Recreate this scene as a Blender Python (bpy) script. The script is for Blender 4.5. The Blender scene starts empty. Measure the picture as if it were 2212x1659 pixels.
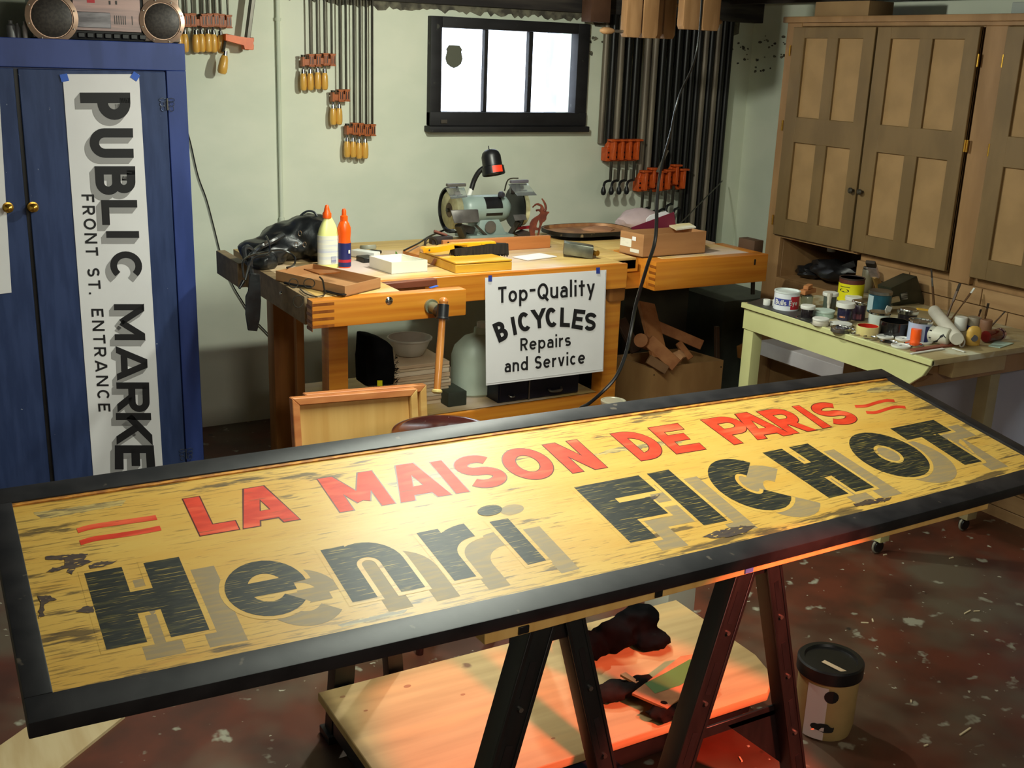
import bpy, bmesh, math, random
from mathutils import Vector as V, Matrix as Mx, noise as mnoise
random.seed(7)
C = bpy.context.scene.collection
PI = math.pi
# ------------------------------------------------------------------ camera
HC = 1.6; CXP, CYP, FP = 1106.0, 829.5, 2387.0
yaw, pit, rol = math.radians(30.2527), math.radians(16.5678), math.radians(2.0898)
Fw = V((math.sin(yaw)*math.cos(pit), math.cos(yaw)*math.cos(pit), -math.sin(pit)))
r0 = V((math.cos(yaw), -math.sin(yaw), 0)); u0 = r0.cross(Fw)
Rt = r0*math.cos(rol)+u0*math.sin(rol); Up = -r0*math.sin(rol)+u0*math.cos(rol)
CAM = V((0, 0, HC))
cd = bpy.data.cameras.new('camera'); cam = bpy.data.objects.new('camera', cd); C.objects.link(cam)
cd.sensor_width = 36; cd.lens = 36*FP/2212; cd.clip_start = .02
m = Mx((Rt, Up, -Fw)).transposed().to_4x4(); m.translation = CAM; cam.matrix_world = m
bpy.context.scene.camera = cam
def ray(x, y): return Fw+Rt*((x-CXP)/FP)-Up*((y-CYP)/FP)
def Px(x, y, v): d = ray(x, y); return CAM+d*(v/d.x)
def Py(x, y, v): d = ray(x, y); return CAM+d*(v/d.y)
def Pz(x, y, v): d = ray(x, y); return CAM+d*((v-HC)/d.z)
# ------------------------------------------------------------------ world, exposure, lights
sc = bpy.context.scene
sc.view_settings.view_transform = 'Standard'; sc.view_settings.look = 'None'
sc.view_settings.exposure = 0.28; sc.view_settings.gamma = 1; sc.view_settings.use_curve_mapping = False
w = bpy.data.worlds.new('world'); sc.world = w; w.use_nodes = True
bg = w.node_tree.nodes['Background']; bg.inputs[0].default_value = (.80, .88, 1, 1); bg.inputs[1].default_value = 5.0
def area(name, loc, tgt, sx, sy, power, col, spread=PI):
    l = bpy.data.lights.new(name, 'AREA'); l.shape = 'RECTANGLE'; l.size = sx; l.size_y = sy; l.energy = power; l.color = col; l.spread = spread
    o = bpy.data.objects.new(name, l); C.objects.link(o); o.location = loc
    o.rotation_euler = (V(tgt)-V(loc)).to_track_quat('-Z', 'Y').to_euler(); return o
LGREEN = (.93, 1.0, .86)
area('tube_lamp_light', (1.30, 2.15, 1.845), (1.30, 2.16, 0), .10, 1.15, 29, LGREEN)
area('rear_lamp_light', (.95, -.35, 1.86), (1.3, 2.6, .7), .9, .25, 13, (1, .93, .80))
bl_ = bpy.data.lights.new('bulb_light', 'POINT'); bl_.energy = 42; bl_.color = (.97, 1, .86); bl_.shadow_soft_size = .03
blo = bpy.data.objects.new('bulb_light', bl_); C.objects.link(blo); blo.location = (1.84, 3.2, 1.825)
sp = bpy.data.lights.new('clamp_lamp_light', 'SPOT'); sp.energy = 300; sp.color = (1, .15, .085); sp.spot_size = math.radians(29); sp.spot_blend = .12; sp.shadow_soft_size = .035
so = bpy.data.objects.new('clamp_lamp_light', sp); C.objects.link(so); so.location = (1.72, .28, 1.45)
so.rotation_euler = (V((1.34, 1.55, .10))-so.location).to_track_quat('-Z', 'Y').to_euler()
# ------------------------------------------------------------------ materials
def lin(c): return tuple(((x/255)/12.92 if x/255 <= .04045 else ((x/255+.055)/1.055)**2.4) for x in c)+(1,)
MATS = {}
def M(name, c1, c2=None, rough=.6, metal=0, scale=(6, 6, 6), ns=1, bump=0, thr=(.4, .6), coat=0, trans=0, emit=None, detail=4, spec=.5, spots=None):
    if name in MATS: return MATS[name]
    m = bpy.data.materials.new(name); m.use_nodes = True; MATS[name] = m
    N = m.node_tree.nodes; L = m.node_tree.links; b = N['Principled BSDF']
    b.inputs['Roughness'].default_value = rough; b.inputs['Metallic'].default_value = metal
    b.inputs['Base Color'].default_value = lin(c1); b.inputs['Coat Weight'].default_value = coat
    b.inputs['Coat Roughness'].default_value = .08; b.inputs['Specular IOR Level'].default_value = spec
    b.inputs['Transmission Weight'].default_value = trans
    if emit: b.inputs['Emission Color'].default_value = lin(emit[0]); b.inputs['Emission Strength'].default_value = emit[1]
    tc = N.new('ShaderNodeTexCoord'); mp = N.new('ShaderNodeMapping'); mp.inputs['Scale'].default_value = scale
    L.new(tc.outputs['Object'], mp.inputs[0]); nz = N.new('ShaderNodeTexNoise'); nz.inputs['Scale'].default_value = ns; nz.inputs['Detail'].default_value = detail
    L.new(mp.outputs[0], nz.inputs['Vector'])
    last = None
    if c2:
        mr = N.new('ShaderNodeMapRange'); mr.inputs[1].default_value = thr[0]; mr.inputs[2].default_value = thr[1]; L.new(nz.outputs[0], mr.inputs[0])
        mx = N.new('ShaderNodeMix'); mx.data_type = 'RGBA'; L.new(mr.outputs[0], mx.inputs[0]); mx.inputs[6].default_value = lin(c1); mx.inputs[7].default_value = lin(c2)
        last = mx.outputs[2]
    if spots:                       # (colour, scale, lo, hi): second layer of marks
        for (sc_, s_, lo, hi) in spots:
            n2 = N.new('ShaderNodeTexNoise'); n2.inputs['Detail'].default_value = 3
            m2 = N.new('ShaderNodeMapping'); m2.inputs['Scale'].default_value = s_ if isinstance(s_, tuple) else (s_,)*3
            m2.inputs['Location'].default_value = (lo*13, hi*7, 3.1)
            L.new(tc.outputs['Object'], m2.inputs[0]); L.new(m2.outputs[0], n2.inputs['Vector']); n2.inputs['Scale'].default_value = 1
            r2 = N.new('ShaderNodeMapRange'); r2.inputs[1].default_value = lo; r2.inputs[2].default_value = hi; L.new(n2.outputs[0], r2.inputs[0])
            x2 = N.new('ShaderNodeMix'); x2.data_type = 'RGBA'; L.new(r2.outputs[0], x2.inputs[0])
            if last: L.new(last, x2.inputs[6])
            else: x2.inputs[6].default_value = lin(c1)
            x2.inputs[7].default_value = lin(sc_); last = x2.outputs[2]
    if last: L.new(last, b.inputs['Base Color'])
    if bump:
        bp = N.new('ShaderNodeBump'); bp.inputs['Strength'].default_value = bump; bp.inputs['Distance'].default_value = .004
        L.new(nz.outputs[0], bp.inputs['Height']); L.new(bp.outputs[0], b.inputs['Normal'])
    return m
wall_m = M('painted_concrete', (230, 234, 214), (222, 228, 208), .85, scale=(3, 3, 5), bump=.35, spots=[((200, 210, 188), 1.4, .5, .75)])
floor_m = M('worn_red_floor_paint', (98, 50, 34), (72, 42, 30), .42, scale=(5, 5, 5), thr=(.4, .62), bump=.15, spots=[((96, 84, 68), 2.6, .46, .62), ((150, 146, 128), 14.0, .64, .70), ((40, 30, 28), 11.0, .70, .74), ((176, 170, 150), 34.0, .70, .73)])
ceil_m = M('dark_joist_wood', (58, 46, 38), (34, 27, 24), .9, scale=(3, 3, 14), bump=.3)
sill_m = M('dark_sill_timber', (72, 66, 60), (38, 34, 34), .85, scale=(2, 8, 20), bump=.4)
black_frame = M('black_weathered_paint', (30, 29, 32), (20, 19, 22), .6, scale=(6, 6, 20), spots=[((70, 70, 62), 30, .68, .74)])
blue_m = M('blue_cabinet_paint', (56, 74, 140), (46, 64, 124), .42, scale=(14, 3, 3), bump=.12, spec=.4)
blue_door = M('blue_door_paint', (42, 58, 98), (52, 68, 110), .5, scale=(40, 3, 6), bump=.12, spots=[((170, 176, 190), 42, .76, .79)], spec=.35)
wood_or = M('varnished_orange_wood', (216, 140, 44), (196, 112, 30), .38, scale=(2, 9, 60), thr=(.35, .7), coat=.2)
wood_bt = M('worn_bench_top', (214, 182, 112), (196, 158, 92), .55, scale=(2, 30, 10), spots=[((218, 196, 186), 2.2, .48, .66)])
wood_dk = M('dark_joint_wood', (150, 84, 26), (126, 66, 18), .45, scale=(40, 4, 4))
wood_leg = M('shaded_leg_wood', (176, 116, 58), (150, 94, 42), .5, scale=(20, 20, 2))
wood_pale = M('pale_maple_panel', (222, 178, 106), (206, 156, 84), .5, scale=(26, 4, 2), thr=(.35, .7))
wood_pink = M('cedar_frame', (208, 134, 78), (190, 112, 62), .5, scale=(8, 8, 30))
wood_oak = M('mdf_door_frame', (124, 98, 60), (112, 88, 52), .6, scale=(10, 10, 4))
wood_pan = M('fibreboard_panel', (164, 130, 86), (152, 120, 78), .7, scale=(8, 8, 8))
wood_face = M('pine_face_frame', (158, 120, 78), (142, 106, 66), .6, scale=(12, 12, 3))
wood_slat = M('pine_slat', (170, 134, 92), (154, 118, 78), .6, scale=(12, 3, 20))
wood_scrap = M('scrap_lumber', (186, 124, 74), (160, 98, 54), .7, scale=(12, 12, 12))
ply_m = M('pine_board', (188, 158, 108), (166, 136, 88), .6, scale=(2.2, 26, 8), thr=(.35, .7), spots=[((120, 82, 54), 9, .74, .78), ((196, 160, 106), (1.5, 12, 4), .56, .7)])
card_m = M('brown_cardboard', (178, 130, 84), (168, 120, 76), .8, scale=(4, 4, 30))
black_m = M('black_plastic', (16, 16, 18), (26, 26, 28), .4, scale=(9, 9, 9))
blackmetal = M('black_sawhorse_steel', (14, 14, 15), (22, 21, 21), .45, scale=(30, 30, 8), spots=[((150, 146, 136), (60, 60, 14), .76, .79)])
cloth_m = M('black_cloth', (8, 8, 9), (14, 13, 14), .95, spec=.05, scale=(14, 14, 14), bump=.8)
cloth_br = M('dark_brown_rag', (34, 25, 22), (20, 15, 14), .9, spec=.1, scale=(14, 14, 14), bump=.8)
leather = M('black_leather', (20, 21, 23), (34, 36, 38), .34, scale=(16, 16, 16), bump=.9)
steel = M('dull_steel', (150, 148, 142), (110, 108, 104), .35, .9, scale=(10, 10, 10))
chrome = M('bright_tin', (205, 205, 200), None, .18, 1)
darksteel = M('dark_steel_bar', (74, 70, 60), (52, 48, 42), .45, .7, scale=(20, 20, 8))
redcast = M('orange_red_casting', (212, 92, 32), (190, 74, 24), .5, scale=(40, 40, 40))
orange_m = M('orange_paint', (240, 110, 12), (224, 96, 8), .42, scale=(20, 20, 20))
handle_m = M('varnished_clamp_handle', (228, 178, 84), (214, 160, 66), .32, scale=(30, 30, 5), coat=.3)
pipe_b = M('black_iron_pipe', (27, 25, 24), (18, 17, 16), .42, .3, scale=(30, 30, 3))
pipe_g = M('weathered_grey_pipe', (132, 122, 106), (104, 94, 82), .5, .3, scale=(30, 30, 3))
white_paper = M('white_paper', (238, 236, 238), (232, 230, 232), .75, scale=(4, 4, 4))
ink = M('black_sign_ink', (22, 21, 25), None, .6)
ink_g = M('grey_sign_ink', (158, 156, 156), None, .6)
tape_b = M('blue_masking_tape', (56, 100, 200), None, .6)
enamel = M('cream_green_enamel', (206, 206, 148), (198, 198, 140), .4, scale=(4, 4, 4))
enamel2 = M('worn_table_top', (176, 158, 118), (160, 142, 102), .5, scale=(8, 8, 8), spots=[((206, 204, 180), 9, .55, .65)])
brass = M('polished_brass', (214, 164, 70), None, .25, .9)
iron_b = M('blue_painted_hinge', (58, 72, 104), (90, 96, 110), .4, .5, scale=(60, 60, 60))
teal = M('grinder_grey_green_paint', (140, 156, 150), (128, 144, 138), .4, scale=(8, 8, 8))
wheel_m = M('abrasive_wheel', (212, 208, 166), (196, 192, 150), .8, scale=(40, 40, 40))
wheel_d = M('wheel_paper_disc', (120, 104, 84), (90, 78, 64), .8, scale=(30, 30, 30))
greymet = M('grey_tool_rest', (104, 100, 96), (86, 82, 80), .5, .5, scale=(20, 20, 20))
clear = M('clear_shield_plastic', (235, 240, 240), None, .08, trans=.92)
glass = M('window_glass', (250, 252, 255), None, .02, trans=1.0)
jarglass = M('jar_glass', (200, 215, 205), None, .06, trans=.85)
rust = M('rusty_steel_plate', (124, 60, 40), (96, 44, 32), .7, scale=(30, 30, 30))
maroon = M('maroon_card', (112, 26, 52), None, .6)
pinkp = M('pale_pink_paper', (214, 190, 192), (200, 176, 178), .7, scale=(10, 10, 10))
rubber = M('cable_rubber', (22, 21, 21), None, .26)
stool_m = M('dark_lacquer', (70, 28, 22), (52, 20, 18), .16, scale=(6, 6, 6), coat=.6, spots=[((220, 220, 220), 50, .77, .79)])
white_pl = M('white_plastic', (226, 226, 220), (214, 214, 206), .45, scale=(10, 10, 10))
cream_pl = M('translucent_plastic', (206, 200, 186), (194, 188, 174), .5, scale=(8, 8, 8))
glue_y = M('cream_glue_bottle', (232, 234, 150), None, .35)
navy = M('navy_label', (30, 36, 96), None, .4)
red_l = M('red_label', (190, 34, 48), None, .45)
or_pl = M('bright_orange_plastic', (250, 92, 14), None, .35)
mint = M('mint_plastic', (176, 200, 186), None, .5)
yel_l = M('yellow_label', (222, 214, 20), None, .45)
tealg = M('teal_tin', (40, 92, 110), (30, 70, 90), .35, .3, scale=(10, 10, 10))
yellowwood = M('yellow_wood', (228, 180, 62), (214, 160, 46), .4, scale=(4, 20, 20))
redlet = M('red_sign_paint', (208, 62, 34), (192, 50, 26), .5, spec=.3, scale=(20, 60, 10), spots=[((224, 96, 60), (6, 30, 5), .56, .7), ((150, 70, 40), (10, 160, 5), .66, .70)])
redline = M('dark_red_outline', (84, 34, 26), None, .4)
greenp = M('green_paint_patch', (80, 120, 44), None, .6)
bluewhite = M('pale_blue_enamel', (186, 190, 214), (196, 198, 218), .5, scale=(4, 4, 4))
def board_mat(name, base, base2, cut, coat=.35):
    """weathered paint: streaks along local x, more of them near the edges of the board"""
    m = bpy.data.materials.new(name); m.use_nodes = True; MATS[name] = m
    N = m.node_tree.nodes; L = m.node_tree.links; b = N['Principled BSDF']
    b.inputs['Roughness'].default_value = .45; b.inputs['Coat Weight'].default_value = .10; b.inputs['Coat Roughness'].default_value = .3; b.inputs['Specular IOR Level'].default_value = .35
    tc = N.new('ShaderNodeTexCoord')
    def noi(s, loc=(0, 0, 0), det=5):
        mp = N.new('ShaderNodeMapping'); mp.inputs['Scale'].default_value = s; mp.inputs['Location'].default_value = loc; L.new(tc.outputs['Object'], mp.inputs[0])
        n = N.new('ShaderNodeTexNoise'); n.inputs['Scale'].default_value = 1; n.inputs['Detail'].default_value = det; n.inputs['Roughness'].default_value = .6; L.new(mp.outputs[0], n.inputs['Vector']); return n.outputs[0]
    def mth(op, a, b_):
        n = N.new('ShaderNodeMath'); n.operation = op
        for i, v in enumerate((a, b_)):
            if isinstance(v, (int, float)): n.inputs[i].default_value = v
            elif v is not None: L.new(v, n.inputs[i])
        return n.outputs[0]
    def rng(v, lo, hi, o0=0, o1=1):
        n = N.new('ShaderNodeMapRange'); n.inputs[1].default_value = lo; n.inputs[2].default_value = hi; n.inputs[3].default_value = o0; n.inputs[4].default_value = o1; L.new(v, n.inputs[0]); return n.outputs[0]
    def mix(f, a, c):
        n = N.new('ShaderNodeMix'); n.data_type = 'RGBA'; L.new(f, n.inputs[0])
        for i, v in ((6, a), (7, c)):
            if isinstance(v, tuple): n.inputs[i].default_value = v
            else: L.new(v, n.inputs[i])
        return n.outputs[2]
    sx = N.new('ShaderNodeSeparateXYZ'); L.new(tc.outputs['Object'], sx.inputs[0])
    back = rng(sx.outputs['Y'], .36, .49); front = rng(sx.outputs['Y'], .10, 0.0); left = rng(sx.outputs['X'], .22, .0); right = rng(sx.outputs['X'], 1.9, 2.13)
    edge = mth('MAXIMUM', mth('MAXIMUM', back, front), mth('MAXIMUM', left, right))
    col = mix(rng(noi((2, 9, 2)), .35, .68), lin(base), lin(base2))
    fine = rng(mth('ADD', noi((14, 190, 5), det=6), mth('MULTIPLY', edge, .08)), .585, .67)          # fine scratches
    big = rng(mth('ADD', noi((5, 30, 3), (3, 1, 0), 7), mth('MULTIPLY', edge, .10)), cut, cut+.045)  # worn patches
    brn = rng(noi((9, 60, 3), (7, 2, 0)), .60, .72)
    col = mix(mth('MULTIPLY', brn, .45), col, lin((178, 124, 58)))
    col = mix(mth('MULTIPLY', fine, .6), col, lin((92, 72, 40)))
    col = mix(mth('MULTIPLY', big, .8), col, lin((66, 56, 44)))
    L.new(col, b.inputs['Base Color'])
    bp = N.new('ShaderNodeBump'); bp.inputs['Strength'].default_value = .25; bp.inputs['Distance'].default_value = .002; L.new(noi((10, 160, 5)), bp.inputs['Height']); L.new(bp.outputs[0], b.inputs['Normal'])
    return m
yellow_b = board_mat('weathered_yellow_sign_paint', (196, 150, 66), (204, 168, 86), .648)
blk_let = M('black_letter_paint', (30, 33, 30), (44, 44, 38), .48, spec=.3, scale=(30, 200, 10), thr=(.4, .6), spots=[((150, 128, 60), (18, 420, 6), .60, .66), ((70, 66, 40), (12, 90, 6), .58, .66)])
gry_let = M('grey_letter_shade', (140, 122, 92), (156, 130, 84), .5, spec=.3, scale=(20, 120, 10), thr=(.45, .65))
wear_m = M('bare_dark_wood_patch', (58, 46, 46), (78, 62, 48), .5, scale=(40, 160, 10), spots=[((206, 164, 76), (60, 200, 10), .62, .66)])
frame_m = M('sign_frame_black', (24, 23, 26), (36, 34, 36), .46, spec=.35, scale=(16, 16, 16), bump=.15, spots=[((78, 70, 62), (30, 30, 30), .70, .74)])
# ------------------------------------------------------------------ mesh builder
class B:
    def __init__(s): s.v = []; s.f = []
    def add(s, vs, fs):
        n = len(s.v); s.v += [V(p) for p in vs]; s.f += [tuple(i+n for i in f) for f in fs]; return s
    def box(s, x0, x1, y0, y1, z0, z1, Mt=None):
        vs = [V(p) for p in ((x0, y0, z0), (x1, y0, z0), (x1, y1, z0), (x0, y1, z0), (x0, y0, z1), (x1, y0, z1), (x1, y1, z1), (x0, y1, z1))]
        if Mt is not None: vs = [Mt @ p for p in vs]
        return s.add(vs, [(0, 3, 2, 1), (4, 5, 6, 7), (0, 1, 5, 4), (1, 2, 6, 5), (2, 3, 7, 6), (3, 0, 4, 7)])
    def bar(s, p0, p1, w, h, up=(0, 0, 1)):           # rectangular bar between two points
        p0, p1 = V(p0), V(p1); d = (p1-p0).normalized(); a = d.cross(V(up))
        if a.length < 1e-4: a = d.cross(V((0, 1, 0)))
        a.normalize(); b = a.cross(d); a = a*w/2; b = b*h/2
        return s.add([p0-a-b, p0+a-b, p0+a+b, p0-a+b, p1-a-b, p1+a-b, p1+a+b, p1-a+b], [(0, 3, 2, 1), (4, 5, 6, 7), (0, 1, 5, 4), (1, 2, 6, 5), (2, 3, 7, 6), (3, 0, 4, 7)])
    def ring(s, c, d, r, n):
        d = V(d).normalized(); a = d.orthogonal().normalized(); b = d.cross(a)
        return [V(c)+a*(r*math.cos(2*PI*i/n))+b*(r*math.sin(2*PI*i/n)) for i in range(n)]
    def prof(s, o, d, pr, n=20, capa=True, capb=True):     # lathe: profile of (radius, distance along d)
        o, d = V(o), V(d).normalized(); vs = []; fs = []
        for r, h in pr: vs += s.ring(o+d*h, d, max(r, 1e-4), n)
        for k in range(len(pr)-1):
            for i in range(n): fs.append((k*n+i, k*n+(i+1) % n, (k+1)*n+(i+1) % n, (k+1)*n+i))
        if capa: fs.append(tuple(reversed(range(n))))
        if capb: fs.append(tuple(range((len(pr)-1)*n, len(pr)*n)))
        return s.add(vs, fs)
    def cyl(s, p0, p1, r0, r1=None, n=16):
        p0, p1 = V(p0), V(p1); return s.prof(p0, p1-p0, [(r0, 0), (r0 if r1 is None else r1, (p1-p0).length)], n)
    def tube(s, pts, r, n=8, sm=4):
        P = [V(p) for p in pts]
        if sm and len(P) > 2:
            Q = []
            for i in range(len(P)-1):
                a, b, c, d = P[max(i-1, 0)], P[i], P[i+1], P[min(i+2, len(P)-1)]
                for k in range(sm):
                    t = k/sm; Q.append(.5*((2*b)+(c-a)*t+(2*a-5*b+4*c-d)*t*t+(-a+3*b-3*c+d)*t**3))
            P = Q+[P[-1]]
        vs = []; fs = []; d0 = (P[1]-P[0]).normalized(); a = d0.orthogonal().normalized()
        for i, p in enumerate(P):
            d = (P[min(i+1, len(P)-1)]-P[max(i-1, 0)]).normalized(); a = (a-d*a.dot(d)).normalized(); b = d.cross(a)
            rr = r[min(int(i*len(r)/len(P)), len(r)-1)] if isinstance(r, (list, tuple)) else r
            vs += [p+a*(rr*math.cos(2*PI*k/n))+b*(rr*math.sin(2*PI*k/n)) for k in range(n)]
        for i in range(len(P)-1):
            for k in range(n): fs.append((i*n+k, i*n+(k+1) % n, (i+1)*n+(k+1) % n, (i+1)*n+k))
        fs += [tuple(reversed(range(n))), tuple(range((len(P)-1)*n, len(P)*n))]
        return s.add(vs, fs)
    def prism(s, poly, vec):                # polygon extruded along vec
        P = [V(p) for p in poly]; n = len(P); vec = V(vec)
        return s.add(P+[p+vec for p in P], [tuple(reversed(range(n))), tuple(range(n, 2*n))]+[(i, (i+1) % n, (i+1) % n+n, i+n) for i in range(n)])
    def face(s, poly): return s.add(poly, [tuple(range(len(poly)))])
    def blob(s, c, r, amp=.15, fr=8, sub=3, seed=0):
        bm = bmesh.new(); bmesh.ops.create_icosphere(bm, subdivisions=sub, radius=1)
        vs = []
        for v in bm.verts:
            k = 1+amp*mnoise.noise(v.co*fr*.25+V((seed, seed*1.7, 0)))*2+amp*.5*mnoise.noise(v.co*fr*.8+V((seed, 0, 3)))
            vs.append(V(c)+V((v.co.x*r[0], v.co.y*r[1], v.co.z*r[2]))*k)
        fs = [tuple(v.index for v in f.verts) for f in bm.faces]; bm.free(); return s.add(vs, fs)
W = {}
def mesh_obj(name, bld, mat, Minv=None, bev=0, sharp=38):
    me = bpy.data.meshes.new(name); bm = bmesh.new()
    vs = [bm.verts.new(Minv @ p if Minv is not None else p) for p in bld.v]
    for f in bld.f:
        try: bm.faces.new([vs[i] for i in f])
        except ValueError: pass
    if bev:
        bmesh.ops.bevel(bm, geom=list(bm.edges), offset=bev, segments=2 if bev > .002 else 1, affect='EDGES', profile=.6, clamp_overlap=True)
    bm.normal_update()
    for f in bm.faces: f.smooth = True
    th = math.radians(sharp)
    for e in bm.edges:
        e.smooth = len(e.link_faces) == 2 and e.calc_face_angle(0) < th
    bm.to_mesh(me); bm.free()
    for mm in (mat if isinstance(mat, (list, tuple)) else [mat]): me.materials.append(mm)
    return me
def tagp(o, label=None, cat=None, group=None, kind=None):
    for k, v in (('label', label), ('category', cat), ('group', group), ('kind', kind)):
        if v: o[k] = v
    return o
def thing(name, label, cat, loc=(0, 0, 0), rot=None, group=None):
    o = bpy.data.objects.new(name, None); C.objects.link(o); o.empty_display_size = .05
    m = (rot.to_4x4() if rot is not None else Mx.Identity(4)); m.translation = V(loc); o.matrix_world = m; W[o.name] = m
    return tagp(o, label, cat, group)
def part(name, bld, mat, parent, bev=0, label=None, kind=None, sharp=38, local=False):
    m = W[parent.name]; me = mesh_obj(name, bld, mat, None if local else m.inverted(), bev, sharp)
    o = bpy.data.objects.new(name, me); C.objects.link(o); o.parent = parent; W[o.name] = m
    return tagp(o, label, None, None, kind)
def single(name, bld, mat, label, cat, loc=None, bev=0, group=None, kind=None, rot=None, sharp=38):
    """a thing that is one mesh; the origin goes to its base centre"""
    if loc is None:
        xs = [p.x for p in bld.v]; ys = [p.y for p in bld.v]; zs = [p.z for p in bld.v]; loc = ((min(xs)+max(xs))/2, (min(ys)+max(ys))/2, min(zs))
    m = (rot.to_4x4() if rot is not None else Mx.Identity(4)); m.translation = V(loc)
    me = mesh_obj(name, bld, mat, m.inverted(), bev, sharp); o = bpy.data.objects.new(name, me); C.objects.link(o); o.matrix_world = m; W[o.name] = m
    return tagp(o, label, cat, group, kind)
def struct(name, bld, mat, parent=None, bev=0):
    if parent: return part(name, bld, mat, parent, bev)
    o = single(name, bld, mat, None, None, (0, 0, 0), bev); o['kind'] = 'structure'; return o
def clone(root, loc, label=None, rot=None, group=None):
    r = root.copy(); C.objects.link(r); m = (rot.to_4x4() if rot is not None else root.matrix_world.to_3x3().to_4x4()); m.translation = V(loc); r.matrix_world = m; W[r.name] = m
    if label: r['label'] = label
    if group: r['group'] = group
    for ch in list(root.children):
        c = ch.copy(); C.objects.link(c); c.parent = r; W[c.name] = m
        for g in ch.children:
            d = g.copy(); C.objects.link(d); d.parent = c; W[d.name] = m
    return r
def RZ(a): return Mx.Rotation(math.radians(a), 3, 'Z')
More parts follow.
